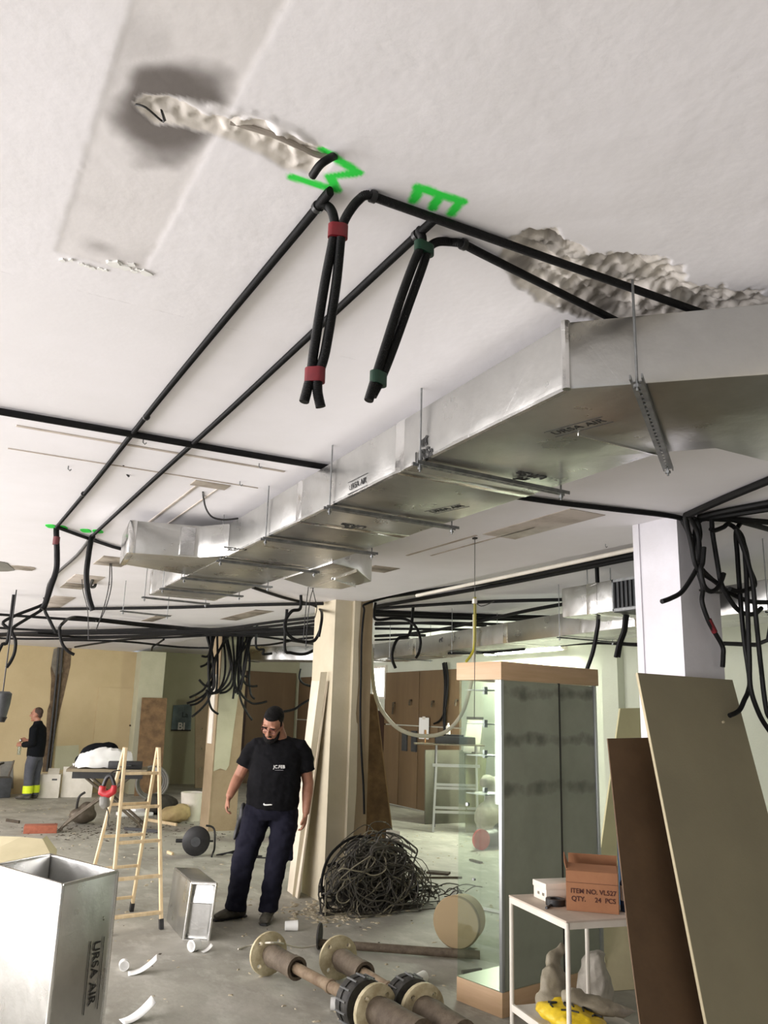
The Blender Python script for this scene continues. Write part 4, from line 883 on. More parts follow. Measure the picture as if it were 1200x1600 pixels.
def man_front():
    base = V((2.80, 7.10, 0)); rz = math.atan2(-.481, .876)
    t = thing('person', 'person in black t-shirt and navy work trousers standing with head bowed', 'person', base, rz)
    H = Matrix.Translation((.0, -.135, 1.585)) @ rot_to((.02, -.62, .78), (-.22, -.72, -.6)) @ Matrix.Scale(1.06, 4)
    body = MB(); add_head(body, H)
    body.limb([(.055, -.01, 1.42), (.045, -.05, 1.50), (.02, -.09, 1.57)], [.075, .066, .062], 12)
    body.limb([(.02, .01, .90), (.02, 0, 1.1), (.03, -.01, 1.3), (.04, -.01, 1.42)], [(.17, .13), (.18, .14), (.18, .12), (.12, .08)], 16, ref=(1, 0, 0))
    # arms (skin)
    LS, LE, LW = V((-.165, -.02, 1.40)), V((-.285, -.02, 1.14)), V((-.335, -.15, .985))
    RS, RE, RW_ = V((.255, -.01, 1.40)), V((.315, .03, 1.10)), V((.315, -.05, .86))
    for S, E_, W_ in ((LS, LE, LW), (RS, RE, RW_)):
        body.limb([S, S.lerp(E_, .5), E_, E_.lerp(W_, .3), W_], [.048, .056, .050, .049, .031], 12)
    add_hand(body, LW, (-.12, -.25, -.9), (.8, .1, -.1), (.0, -1, 0), 1.0, .75); add_hand(body, RW_, (-.08, -.1, -1), (-.9, .1, 0), (0, -1, 0), 1.0, .6)
    # legs under the trousers
    LH, LK, LA = V((-.105, 0, .86)), V((-.195, -.04, .48)), V((-.245, .03, .09)); RH, RK, RA = V((.125, 0, .86)), V((.085, -.05, .48)), V((.035, .0, .09))
    for a, b, c_ in ((LH, LK, LA), (RH, RK, RA)): body.limb([a, b, c_], [.09, .055, .042], 12)
    b = body.fused('body', SKIN, t, .0065, 3)
    # t-shirt
    sh = MB(); sh.limb([(.015, -.01, .915), (.02, -.02, .97), (.025, -.03, 1.08), (.03, -.03, 1.2), (.035, -.025, 1.31), (.04, -.015, 1.39), (.045, -.01, 1.44), (.05, -.02, 1.49)],
                     [(.226, .168), (.230, .188), (.232, .195), (.230, .182), (.234, .160), (.245, .138), (.215, .115), (.09, .078)], 22, ref=(1, 0, 0))
    for S, E_, s in ((LS, LE, -1), (RS, RE, 1)):
        e = S.lerp(E_, .66); sh.limb([S + V((-s * .10, 0, .01)), S + V((-s * .03, 0, -.005)), S.lerp(E_, .2), S.lerp(E_, .4), e], [.07, .085, .084, .082, .082], 14)
    s_ = sh.fused('t_shirt', SHIRT, t, .010, 5, .008)
    # chest lettering
    M = basis((1, .10, .02), (0, .12, 1), (.085, -.222, 1.245)); text('JC.FEB', .036, M, 'chest_lettering', PAPER, t, ext=.004, bold=.0004)
    MB().box((0, -.026, 0), (.07, .004, .006), M).build('chest_line', mat('grey_print', (120, 120, 124), .8), t)
    # trousers
    tr = MB(); tr.limb([(.012, 0, .985), (.012, 0, .93), (.01, .01, .86), (.008, .01, .80)], [(.215, .165), (.222, .168), (.225, .165), (.205, .14)], 20, ref=(1, 0, 0))
    tr.limb([V((-.105, .0, .88)), V((-.125, -.005, .76)), V((-.165, -.02, .60)), LK + V((0, 0, 0)), V((-.22, 0, .28)), V((-.24, .02, .14)), V((-.245, .02, .07))], [(.118, .13), (.122, .125), (.108, .11), (.098, .1), (.09, .094), (.086, .092), (.092, .10)], 16, ref=(1, 0, 0))
    tr.limb([V((.125, .0, .88)), V((.13, -.005, .76)), V((.108, -.02, .60)), RK, V((.06, -.02, .28)), V((.04, -.005, .14)), V((.035, -.005, .07))], [(.118, .13), (.118, .125), (.104, .11), (.094, .1), (.086, .094), (.08, .09), (.086, .098)], 16, ref=(1, 0, 0))
    # thigh pockets
    tr.box((-.262, .0, .56), (.03, .12, .17)); tr.box((.20, .0, .56), (.03, .12, .17))
    p_ = tr.fused('trousers', TROU, t, .010, 4, .010)
    MB().limb(cr([(-.02, -.19, .955), (-.03, -.195, .94), (-.01, -.2, .935), (.04, -.195, .94)], 4), .006, 6).build('drawstring', PAPER, t)
    # pouch on the belt with a dark tool
    po = MB(); po.ell((-.235, .03, .83), (.035, .06, .10)); po.limb([(-.25, .0, .80), (-.27, -.04, .70), (-.285, -.05, .63)], [.026, .022, .014], 8); po.fused('tool_pouch', BLK, t, .01, 3)
    # shoes
    for A_, dirv, nm in ((LA, V((-.75, -.62, 0)), 0), (RA, V((-.05, -1, 0)), 1)):
        d = dirv.normalized(); n_ = V((-d.y, d.x, 0)); f = MB(); g = V((A_.x, A_.y, 0))
        f.limb([g - d * .09 + V((0, 0, .05)), g - d * .03 + V((0, 0, .058)), g + d * .06 + V((0, 0, .050)), g + d * .14 + V((0, 0, .038)), g + d * .19 + V((0, 0, .030))], [(.036, .045), (.04, .055), (.045, .046), (.05, .034), (.036, .022)], 12, ref=n_)
        f.limb([g + V((0, 0, .05)), g + V((0, 0, .14))], [.055, .052], 12)
        sho = f.fused('shoe', BOOT, t, .008, 3)
        so = MB(); so.limb([g - d * .10 + V((0, 0, .011)), g - d * .04 + V((0, 0, .011)), g + d * .06 + V((0, 0, .011)), g + d * .15 + V((0, 0, .011)), g + d * .205 + V((0, 0, .011))], [(.032, .011), (.042, .011), (.047, .011), (.053, .011), (.03, .011)], 12, ref=n_); so.build('sole', BLK, sho)
    # hair, beard, glasses
    hr = MB(); hr.ell((0, .030, .062), (.083, .096, .084), H); hr.ell((0, -.035, .104), (.058, .042, .026), H); hr.ell((0, .066, .0), (.066, .052, .06), H)
    for s in (-1, 1): hr.limb([H @ V((s * .074, -.005, .05)), H @ V((s * .072, -.014, .012))], [.014, .009], 8)
    hr.fused('hair', HAIR, b, .006, 2)
    bd = MB(); bd.ell((0, -.055, -.098), (.055, .052, .044), H); bd.ell((0, -.092, -.047), (.030, .012, .007), H)
    for s in (-1, 1): bd.limb([H @ V((s * .064, -.022, -.03)), H @ V((s * .054, -.048, -.075)), H @ V((s * .03, -.08, -.10))], [.011, .018, .02], 8)
    bd.fused('beard', HAIR, b, .006, 2)
    gl = MB()
    for s in (-1, 1):
        gl.limb([H @ V((s * .034 + .026 * math.cos(a), -.100, .018 + .018 * math.sin(a))) for a in [k * PI / 8 for k in range(17)]], .0026, 6)
        gl.limb([H @ V((s * .060, -.098, .022)), H @ V((s * .082, -.02, .02)), H @ V((s * .082, .02, .012))], .0026, 6)
    gl.limb([H @ V((-.008, -.102, .022)), H @ V((.008, -.102, .022))], .0026, 6); gl.build('glasses', mat('glasses_frame', (96, 40, 34), .4), b)
    face_bits(H, t, b)
    return t
man_front()

def man_side():
    base = V((2.02, 17.05, 0))
    # local frame: faces screen-left; x = screen right
    t = thing('person', 'person in black jacket and grey trousers with yellow hi-vis leg bands', 'person', base, math.atan2(-.481, .876))
    s = .96
    H = Matrix.Translation((-.03, 0, 1.49)) @ rot_to((-.05, 0, 1), (-1, -.12, -.05)) @ Matrix.Scale(.98, 4)
    b_ = MB(); add_head(b_, H); b_.limb([(.02, 0, 1.27), (.005, 0, 1.36), (-.01, 0, 1.43)], [.07, .06, .058], 12)
    b_.limb([(.03, 0, .8), (.04, 0, 1.0), (.03, 0, 1.27)], [(.10, .15), (.11, .16), (.09, .14)], 14, ref=(1, 0, 0))
    arms = ((V((.03, -.19, 1.23)), V((.05, -.24, .98)), V((-.17, -.16, .95))), (V((.03, .19, 1.23)), V((.05, .24, .98)), V((-.19, .12, 1.02))))
    for S, E_, W_ in arms:
        b_.limb([S, E_, W_], [.05, .04, .03], 10); add_hand(b_, W_, (-1, .25 if S.y < 0 else -.25, .1), (0, 1 if S.y < 0 else -1, -.3), (0, 0, 1), .95, .9)
    for y in (-.09, .09): b_.limb([(.03, y, .8), (.02, y, .44), (.04, y, .08)], [.08, .052, .04], 10)
    bo = b_.fused('body', SKIN, t, .0075, 3)
    j = MB(); j.limb([(.04, 0, .74), (.04, 0, .82), (.045, 0, 1.0), (.04, 0, 1.15), (.03, 0, 1.25), (.02, 0, 1.32), (.012, 0, 1.38)], [(.145, .185), (.15, .19), (.15, .195), (.145, .2), (.125, .19), (.09, .11), (.07, .075)], 18, ref=(1, 0, 0))
    for S, E_, W_ in arms: j.limb([S + V((0, -S.y * .3, .03)), S, S.lerp(E_, .5), E_, E_.lerp(W_, .5), E_.lerp(W_, .88)], [.075, .082, .075, .068, .058, .05], 12)
    j.fused('jacket', JACK, t, .013, 4)
    tr = MB(); tr.limb([(.04, 0, .83), (.04, 0, .75), (.04, 0, .68)], [(.13, .175), (.14, .18), (.12, .16)], 16, ref=(1, 0, 0))
    for y, dx in ((-.09, -.02), (.09, .03)): tr.limb([(.04, y, .75), (.03 + dx, y, .6), (.02 + dx, y, .44), (.03 + dx, y, .25), (.035 + dx, y, .07)], [.105, .10, .086, .082, .082], 12)
    tr.fused('trousers', GREYT, t, .013, 3)
    for y, dx in ((-.09, -.02), (.09, .03)):
        MB().limb([(.034 + dx, y, .11), (.033 + dx, y, .17), (.031 + dx, y, .24)], [.088, .090, .087], 14, ref=(1, 0, 0)).build('hi_vis_band', HIVIS, t)
        f = MB(); f.limb([(.10 + dx, y, .045), (.03 + dx, y, .055), (-.08 + dx, y, .042), (-.17 + dx, y, .03)], [(.035, .04), (.04, .05), (.046, .036), (.034, .022)], 10, ref=(0, 1, 0)); f.fused('boot', BOOT, t, .01, 2)
    h = MB(); h.ell((0, .03, .05), (.083, .092, .09), H); h.ell((0, .06, -.01), (.06, .05, .06), H); h.fused('hair', HAIR2, bo, .008, 2)
    face_bits(H, t, bo, HAIR2)
    # bottle in the hands
    bt = thing('bottle', 'clear plastic bottle held by the person in the black jacket', 'bottle', (0, 0, 0)); bt.matrix_world
    R_ = Matrix.Rotation(t.rotation_euler.z, 4, 'Z'); p = Matrix.Translation(base) @ R_ @ V((-.255, -.03, .90)); bt.location = p
    MB().lathe([(-.13, .0), (-.13, .03), (0, .032), (.06, .03), (.09, .013), (.12, .013)], (0, 0, 0), (0, 0, 1), 12).build('bottle_body', CLEARP, bt); MB().lathe([(.115, .015), (.14, .015)], (0, 0, 0), (0, 0, 1), 10).build('cap', PAPER, bt)
man_side()

# ================================================================== WOODEN STEP LADDER
def step_ladder():
    fr_ = at(252, 1452, 0); rr_ = at(205, 1424, 0); top = V((1.885, 7.47, 0)); top.z = zat(1174, top.x, top.y)
    ex = V((-.93, -.12, 0)).normalized()
    t = thing('step_ladder', 'pale wooden folding step ladder standing open on the concrete', 'ladder', (top.x, top.y, 0)); O = t.location
    L_ = lambda p: V(p) - O
    TL = top + ex * .29; FL = fr_ + ex * .42; RL = rr_ + ex * .42
    for a, b, f, nm in ((top, TL, (fr_, FL), 'front'), (top, TL, (rr_, RL), 'rear')):
        for P0, P1 in ((a, f[0]), (b, f[1])):
            off = V((0, -.02, 0)) if nm == 'front' else V((0, .02, 0))
            q = P0 + off; d = (P1 - q).normalized()
            st = MB().beam(L_(q + V((0, 0, .03)) - d * .0), L_(P1 - d * .05), .042, .024, (0, 1, 0)).build('stile', WOODL, t, bevel=.003)
            MB().beam(L_(P1 - d * .075), L_(P1), .048, .03, (0, 1, 0)).build('rubber_foot', BLK, st)
            for kk in (.06, .13): MB().limb([L_(q + d * kk + V((0, -.028, 0))), L_(q + d * kk + V((0, .028, 0)))], .006, 8).build('bolt', GALV, st)
        for k in range(5):
            tt = .13 + .195 * k; off = V((0, -.02, 0)) if nm == 'front' else V((0, .02, 0))
            pa = (a + off).lerp(f[0], tt); pb = (b + off).lerp(f[1], tt)
            if nm == 'rear' and k in (0,): continue
            MB().beam(L_(pa), L_(pb), .022, .05 if nm == 'front' else .03, (0, 0, 1)).build('rung', WOODL, t, bevel=.003)
    for P0 in (top, TL): MB().beam(L_(P0 + V((0, -.05, -.15))), L_(P0 + V((0, .05, -.15))), .004, .03, (1, 0, 0)).build('hinge_plate', GALV, t)
    # red and grey cordless tool hanging from the left stile
    p = atY(168, 1232, TL.y - .10)
    g = thing('power_tool', 'red and grey cordless tool hooked on the wooden ladder', 'tool', p)
    R_ = V((.876, -.481, 0)); U = V((0, 0, 1))
    f2 = lambda x, z, d=0: R_ * x + U * z + V((-.4, -.8, 0)) * d
    m1 = MB(); m1.limb([f2(-.04, .02), f2(-.045, -.03), f2(.0, -.05), f2(.05, -.02), f2(.055, .03)], [.03, .034, .036, .032, .024], 10); m1.fused('tool_body', REDP, g, .008, 3)
    m2 = MB(); m2.limb(cr([f2(-.035, .02), f2(-.015, .08), f2(.015, .10), f2(.04, .06), f2(.055, .02)], 4), .017, 10); m2.build('handle', BLK, g)
    m3 = MB(); m3.limb([f2(-.02, -.06), f2(-.01, -.12), f2(.01, -.15)], [.04, .046, .03], 10); m3.fused('battery', MIDG, g, .008, 3)
    MB().limb(cr([f2(.0, .10), f2(.02, .13, -.05), f2(.07, .14, -.08)], 4), .006, 6).build('strap', BLK, g)
    MB().limb(cr([f2(.01, -.15), f2(.03, -.2), f2(.03, -.27), f2(.05, -.3)], 5), .005, 6).build('cord', CONDG, g)
step_ladder()

# ================================================================== FOIL DUCT OFFCUTS ON THE FLOOR
def tube_box(name, label, F, e1, a, e2, b, h, th, mo, mi, cat='duct', left=None):
    """upright open box section: four foil walls, rim"""
    e1 = V(e1).normalized(); e2 = V(e2).normalized(); F = V(F)
    t = thing(name, label, cat, F)
    P = [V((0, 0, 0)), e1 * a, e1 * a + e2 * b, e2 * b]
    cen = sum(P, V((0, 0, 0))) / 4
    for i in range(4):
        p = P[i]; q = P[(i + 1) % 4]; pi = p + (cen - p) * (th * 1.8 / (cen - p).length); qi = q + (cen - q) * (th * 1.8 / (cen - q).length)
        MB().prism([(p.x, p.y), (q.x, q.y), (qi.x, qi.y), (pi.x, pi.y)], 0, h).build('foil_panel', (left or mo) if i == 3 else (mo if i == 0 else mi), t, bevel=.004)
        tw = MB(); tw.limb([p + V((0, 0, .0)), p + V((0, 0, h))], .009, 6); tw.build('edge_tape', FOILT, t)
        MB().beam(p + V((0, 0, h)), q + V((0, 0, h)), .012, .012, (0, 0, 1)).build('rim_tape', FOILT, t)
    return t
F = V((.667, 4.076, 0)); e1 = V((.277, .23, 0)).normalized(); e2 = V((-.36, .93, 0)).normalized()
bx = tube_box('duct_offcut', 'large upright foil duct offcut lettered down its side', F, e1, .36, e2, .62, .95, .022, FOILB, FOILB)
Mx = basis((0, 0, -1), e1, e1 * .262 + V((0, 0, .54)) + V((e1.y, -e1.x, 0)) * .004)
text('URSA AIR', .062, Mx, 'printed_word', INK, bx, bold=.0006)
for dz in (-.043, .046): MB().box((0.01, dz, .0), (.30, .004, .0012), Mx).build('printed_rule', INK, bx)
# flatter piece standing by the man
A_ = at(287, 1468, 0); B_ = at(326, 1470, 0)
t = thing('duct_offcut', 'low foil duct offcut standing on edge beside the bowed man', 'duct', A_)
ex = (B_ - A_).normalized(); ey = V((.06, 1, 0)).normalized(); wd = (B_ - A_).length; hh = .40; dp = .62
top_off = V((.045, 0, 0))
c8 = [V((0, 0, 0)), ex * wd, ex * wd + ey * dp, ey * dp]
q4 = [p + V((0, 0, hh)) + ex * .03 for p in c8]
for i, nm in ((1, 'side_panel'), (3, 'side_panel')):
    MB().plate([c8[i], c8[(i + 1) % 4], q4[(i + 1) % 4], q4[i]], .022).build(nm, FOIL, t, bevel=.004)
MB().plate(q4, .022).build('top_panel', FOILB, t, bevel=.004); MB().plate(c8, .02).build('bottom_panel', FOILB, t)
pf = [c8[0] + ey * .05, c8[1] + ey * .05, q4[1] + ey * .05, q4[0] + ey * .05]
MB().plate([pf[0].lerp(pf[3], .02), pf[1].lerp(pf[2], .02), pf[1].lerp(pf[2], .62), pf[0].lerp(pf[3], .62)], .01).build('inner_flap', FOILB, t)
MB().plate([pf[0].lerp(pf[3], .63), pf[1].lerp(pf[2], .63), pf[2] + ey * .03, pf[3] + ey * .03], .01).build('inner_flap', FOIL, t)
for a, b in ((c8[0], c8[1]), (c8[1], q4[1]), (q4[1], q4[0]), (q4[0], c8[0]), (q4[0], q4[3]), (q4[1], q4[2])): MB().limb([a, b], .011, 6).build('edge_tape', FOILT, t)
# pale cardboard box behind the big offcut
bb = thing('cardboard_box', 'pale cardboard box with peaked flaps behind the large foil offcut', 'box', at(5, 1395, 0))
b0 = bb.location; P = lambda px, py, z: at(px, py, z) - b0
a0 = P(-45, 1345, .42); a1 = P(84, 1345, .42); rg0 = P(-30, 1306, .55); rg1 = P(66, 1311, .55); md = P(33, 1308, .56)
back0 = a0 + V((.1, .55, 0)); back1 = a1 + V((.1, .55, 0))
MB().add([(p.x, p.y, z) for z in (0, .42) for p in (a0, a1, back1, back0)], [(0, 1, 5, 4), (1, 2, 6, 5), (2, 3, 7, 6), (3, 0, 4, 7), (3, 2, 1, 0)]).build('carton', CARDP, bb)
MB().plate([a0, a0.lerp(a1, .62), md, rg0], .006).build('flap', CARDP, bb); MB().plate([a0.lerp(a1, .62), a1, rg1, md], .006).build('flap', CARDP, bb)
MB().plate([a1, back1, back1 + V((-.12, -.1, .14)), rg1], .006).build('flap', CARDP, bb)

# ================================================================== DISPLAY CABINET
def cabinet():
    Cc = V((3.254, 4.393, 0)); er = V((.965, .177, 0)).normalized(); el = V((-er.y, er.x, 0)); W, D = .98, .385
    t = thing('display_cabinet', 'tall glass display cabinet with beech top and base panels', 'cabinet', Cc, math.atan2(er.y, er.x))
    zb, zt0, zt1 = .135, 1.945, 2.06
    MB().mm((.0, 0, 0), (W, D, zb)).build('base', WOODB, t, bevel=.003)
    MB().mm((-.012, -.012, zt0), (W + .012, D + .012, zt1)).build('top_panel', WOODB, t, bevel=.003)
    MB().mm((.004, .004, zb), (W - .004, D - .004, zb + .004)).build('inner_floor', MIRR, t)
    for x in (.012, W - .012):
        for y in (.012, D - .012):
            fr_ = (y < .1)
            if not fr_ and x < .1: continue
            MB().mm((x - .012, y - .012, zb), (x + .012, y + .012, zt0)).build('aluminium_post', mat('brushed_aluminium', (196, 200, 200), .3, .9), t, bevel=.002)
    MB().mm((.002, .024, zb), (.006, D - .003, zt0)).build('glass_side', GLASS, t)
    MB().mm((W - .006, .024, zb), (W - .002, D - .024, zt0)).build('glass_side', GLASS, t)
    MB().mm((.006, D - .006, zb), (W - .024, D - .002, zt0)).build('glass_back', GLASS, t)
    # dusty sliding doors along the long side
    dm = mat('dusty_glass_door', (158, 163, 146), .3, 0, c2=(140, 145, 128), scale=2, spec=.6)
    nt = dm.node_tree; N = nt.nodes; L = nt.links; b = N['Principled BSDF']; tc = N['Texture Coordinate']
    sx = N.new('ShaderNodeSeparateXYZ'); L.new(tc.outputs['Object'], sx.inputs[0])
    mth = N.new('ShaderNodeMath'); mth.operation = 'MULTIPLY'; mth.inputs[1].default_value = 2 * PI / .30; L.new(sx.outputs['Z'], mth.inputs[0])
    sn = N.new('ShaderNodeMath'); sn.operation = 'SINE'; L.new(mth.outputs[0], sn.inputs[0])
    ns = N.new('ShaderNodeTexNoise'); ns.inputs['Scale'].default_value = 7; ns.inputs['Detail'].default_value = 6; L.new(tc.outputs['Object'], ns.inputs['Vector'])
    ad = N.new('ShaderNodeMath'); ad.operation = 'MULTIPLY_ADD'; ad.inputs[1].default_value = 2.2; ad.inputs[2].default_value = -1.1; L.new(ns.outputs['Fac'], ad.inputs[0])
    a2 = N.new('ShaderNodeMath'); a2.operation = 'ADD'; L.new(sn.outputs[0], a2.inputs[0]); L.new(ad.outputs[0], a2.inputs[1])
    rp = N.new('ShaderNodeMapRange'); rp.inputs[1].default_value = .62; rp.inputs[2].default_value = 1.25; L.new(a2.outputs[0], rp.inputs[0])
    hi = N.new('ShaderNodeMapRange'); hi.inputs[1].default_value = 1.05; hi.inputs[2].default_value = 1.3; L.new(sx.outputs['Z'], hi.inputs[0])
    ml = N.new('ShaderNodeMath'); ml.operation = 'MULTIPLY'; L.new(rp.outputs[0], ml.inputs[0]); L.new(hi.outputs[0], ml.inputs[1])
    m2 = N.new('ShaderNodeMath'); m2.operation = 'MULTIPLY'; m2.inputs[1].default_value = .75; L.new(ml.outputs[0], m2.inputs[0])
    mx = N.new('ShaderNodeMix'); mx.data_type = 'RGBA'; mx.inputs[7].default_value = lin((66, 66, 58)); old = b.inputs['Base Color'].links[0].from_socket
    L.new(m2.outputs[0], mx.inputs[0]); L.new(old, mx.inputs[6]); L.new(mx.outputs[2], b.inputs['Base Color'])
    for x0, x1, y in ((.026, .57, .006), (.585, W - .026, .014)):
        MB().mm((x0, y, zb + .004), (x1, y + .006, zt0 - .004)).build('sliding_door', dm, t)
    MB().mm((.572, .002, zb), (.583, .016, zt0)).build('door_seal', mat('dark_seal', (44, 44, 40), .5), t)
    # clear shelf brackets and a lock
    for z in (1.88, 1.66, 1.46, 1.22):
        o = MB().mm((.06, .20, z), (.24, .37, z + .006)).build('glass_shelf_stub', mat('shelf_grey', (120, 126, 122), .25, .3), t); MB().mm((.22, .36, z - .02), (.25, .378, z + .03)).build('bracket', GALV, o)
    MB().limb([(-.004, .30, 1.16), (.012, .30, 1.16)], .012, 10).build('lock', GALV, t); MB().limb([(-.004, .24, .72), (.012, .24, .72)], .008, 10).build('lock', GALV, t)
cabinet()

# ================================================================== WHITE TROLLEY TABLE AND WHAT IS ON IT
def trolley():
    A = V((2.947, 3.894, .78)); B = V((2.849, 3.333, .78)); ex = (B - A).normalized(); ex = V((ex.x, ex.y, 0)).normalized(); ey = V((-ex.y, ex.x, 0))   # ey points right/away
    if ey.x < 0: ey = -ey
    o = V((A.x, A.y, 0)); ln = .57; wd = .46
    t = thing('side_table', 'white tubular table with a shelf beside the cabinet', 'table', o)
    P = lambda a, b, z: ex * a + ey * b + V((0, 0, z))
    top = MB().plate([P(-.01, -.01, .78), P(ln + .01, -.01, .78), P(ln + .01, wd, .78), P(-.01, wd, .78)], .008).build('table_top', mat('dusty_white_top', (206, 192, 176), .6, c2=(188, 174, 158), scale=5), t)
    for a, b in (((0, 0), (ln, 0)), ((ln, 0), (ln, wd)), ((ln, wd), (0, wd)), ((0, wd), (0, 0))):
        MB().beam(P(*a, .763), P(*b, .763), .034, .016, (0, 0, 1)).build('apron', WHITE, t)
    for a, b in ((0, 0), (ln, 0), (0, wd), (ln, wd)): MB().limb([P(a, b, 0), P(a, b, .775)], .0115, 10).build('leg', WHITE, t)
    MB().plate([P(0, 0, .245), P(ln, 0, .245), P(ln, wd, .245), P(0, wd, .245)], .010).build('shelf', WHITE, t)
    for a, b in (((0, 0), (ln, 0)), ((ln, 0), (ln, wd))): MB().beam(P(*a, .243), P(*b, .243), .034, .014, (0, 0, 1)).build('shelf_rail', WHITE, t)
    return t, o, ex, ey, P
tt, to, tex, tey, TP = trolley()
W_ = lambda a, b, z: to + TP(a, b, z)
# carton: near face runs away to the right
ca = at(886, 1426, .785); cb = at(968, 1428, .785)
ca = W_(.51, .03, .785); e1 = (cb - ca); e1 = V((.94, -.12, 0)).normalized(); e1 = (at(967, 1429, .785) - at(886, 1422, .785)); e1.z = 0; wdt = min(e1.length, .34); e1.normalize(); e2 = V((-e1.y, e1.x, 0))
if e2.y < 0: e2 = -e2
ca = at(886, 1422, .785)
cb_t = thing('carton', 'open brown cardboard carton printed ITEM NO on the white side table', 'box', ca)
H_ = .185; Q = lambda a, b, z: e1 * a + e2 * b + V((0, 0, z)); dpt = .26
MB().plate([Q(0, 0, 0), Q(wdt, 0, 0), Q(wdt, 0, H_), Q(0, 0, H_)], .005).build('front_panel', CARD, cb_t)
MB().plate([Q(0, dpt, 0), Q(wdt, dpt, 0), Q(wdt, dpt, H_), Q(0, dpt, H_)], .005).build('back_panel', CARD, cb_t)
for a in (0, wdt): MB().plate([Q(a, 0, 0), Q(a, dpt, 0), Q(a, dpt, H_), Q(a, 0, H_)], .005).build('side_panel', CARD, cb_t)
MB().plate([Q(0, 0, .003), Q(wdt, 0, .003), Q(wdt, dpt, .003), Q(0, dpt, .003)], .005).build('bottom_panel', CARD, cb_t)
MB().plate([Q(.0, .0, H_), Q(wdt, .0, H_), Q(wdt - .006, .10, H_ + .02), Q(.006, .10, H_ + .02)], .004).build('flap', CARD, cb_t)
MB().plate([Q(.0, dpt, H_), Q(wdt, dpt, H_), Q(wdt, dpt - .02, H_ + .05), Q(.0, dpt - .02, H_ + .05)], .004).build('flap', CARD, cb_t)
MB().plate([Q(0, .02, H_), Q(0, dpt - .05, H_), Q(-.02, dpt - .07, H_ + .06), Q(-.012, .05, H_ + .035)], .004).build('flap', CARD, cb_t)
Mx = basis(e1, (0, 0, 1), Q(wdt * .52, -.004, .075)); sz = wdt * .125
text('ITEM NO. VL527', sz, Mx @ Matrix.Translation((0, .018, 0)), 'printed_line', INKB, cb_t, bold=.0006); text('QTY.     24  PCS', sz, Mx @ Matrix.Translation((0, -.018, 0)), 'printed_line', INKB, cb_t, bold=.0006)
MB().plate([Q(.0, -.0028, H_ * .71), Q(wdt, -.0028, H_ * .71), Q(wdt, -.0028, H_ * .72), Q(.0, -.0028, H_ * .72)], .001).build('crease', INKB, cb_t)
# shoebox with two round holes
p = at(834, 1401, .785); sb = thing('shoebox', 'small white box with two slots on the white side table', 'box', p, math.atan2(tex.y, tex.x))
sbx = MB().mm((0, 0, 0), (.135, .23, .075)).build('box', WHITE, sb, bevel=.003); ct = MB(); MB().mm((-.004, -.004, .058), (.139, .234, .088)).build('lid', WHITE, sb, bevel=.003)
for x in (.04, .09): ct.mm((x, -.02, .024), (x + .024, .09, .038))
cut(sbx, ct)
p = at(868, 1414, .785); tp = thing('tape_roll', 'black tape roll on the white side table', 'tape', p); MB().lathe([(0, .028), (0, .05), (.03, .05), (.03, .028), (0, .028)], (0, 0, .001), (0, 0, 1), 20).build('roll', BLK, tp)
MB().limb([(-.05, -.02, .006), (-.09, -.05, .006), (-.11, -.06, .007)], .007, 6).build('loose_end', BLK, tp)
p = at(968, 1428, .785) + e2 * .08 + e1 * .03; bl = thing('bottle', 'slim blue and white aerosol can beside the brown carton', 'bottle', p); MB().lathe([(0, .024), (.13, .024), (.15, .012), (.17, .012)], (0, 0, .001), (0, 0, 1), 14).build('can', mat('blue_can', (50, 74, 110), .4), bl); MB().lathe([(.05, .0245), (.12, .0245)], (0, 0, 0), (0, 0, 1), 14).build('label_band', PAPER, bl)
# bags on the lower shelf
def bag(name, label, loc, parts, m, vox=.012, cat='bag', sub=()):
    t = thing(name, label, cat, loc); q = MB()
    for c_, r, e in parts: q.ell(c_, r, Matrix.Rotation(e, 4, 'Z') if e else None)
    o = q.fused('sack', m, t, vox, 4)
    me = o.data
    NM = [v.normal.copy() for v in me.vertices]
    for v, nm in zip(me.vertices, NM):
        n_ = -abs(noise.noise(v.co * 8 + V((loc[0], 0, 0)))) * .022 - abs(noise.noise(v.co * 19 + V((0, 3, 1)))) * .009; v.co += nm * n_
    zmin = min(v.co.z for v in me.vertices)
    for v in me.vertices: v.co.z = max(v.co.z - zmin, (v.co.z - zmin))
    return t
sl = W_(.17, .16, .252)
bag('plastic_sack', 'folded pale grey plastic sack leaning up on the table shelf', sl, (((0, 0, .06), (.13, .10, .06), 0), ((.03, .03, .14), (.11, .06, .09), .3), ((.08, .06, .22), (.065, .04, .07), .3), ((.10, .07, .27), (.03, .025, .05), 0)), SACK)
yb = bag('plastic_bag', 'crumpled yellow plastic bag with black print on the table shelf', W_(.36, .12, .252), (((0, 0, .05), (.20, .12, .055), -1.3), ((.05, -.10, .05), (.13, .09, .05), -.6), ((-.02, .10, .06), (.12, .08, .05), -1.0), ((.12, .0, .04), (.08, .10, .035), 0)), YEL)
ym = [v.co.copy() for v in yb.children[0].data.vertices]
def ytop(x, y): return max([v.z for v in ym if (v.x - x) ** 2 + (v.y - y) ** 2 < .0006] + [.02]) + .001
for l in ([(-.08, .02), (-.06, .06), (-.03, .05), (-.05, .09)], [(-.03, -.03), (-.01, .02), (.02, .01), (.0, -.04)], [(.02, -.09), (.05, -.05), (.08, -.08)], [(-.07, -.03), (-.04, -.06), (-.02, -.10)], [(.03, -.14), (.06, -.12), (.08, -.15)]):
    MB().limb(cr([(x, y, ytop(x, y)) for x, y in l], 5), .0045, 6).build('black_print', INK, yb)
bag('plastic_sack', 'crumpled brownish grey film draped over the yellow bag', W_(.34, .26, .285), (((0, 0, .05), (.17, .10, .05), -.8), ((.13, -.04, .03), (.10, .05, .03), -.3), ((-.08, .04, .08), (.08, .06, .06), 0)), SACK)
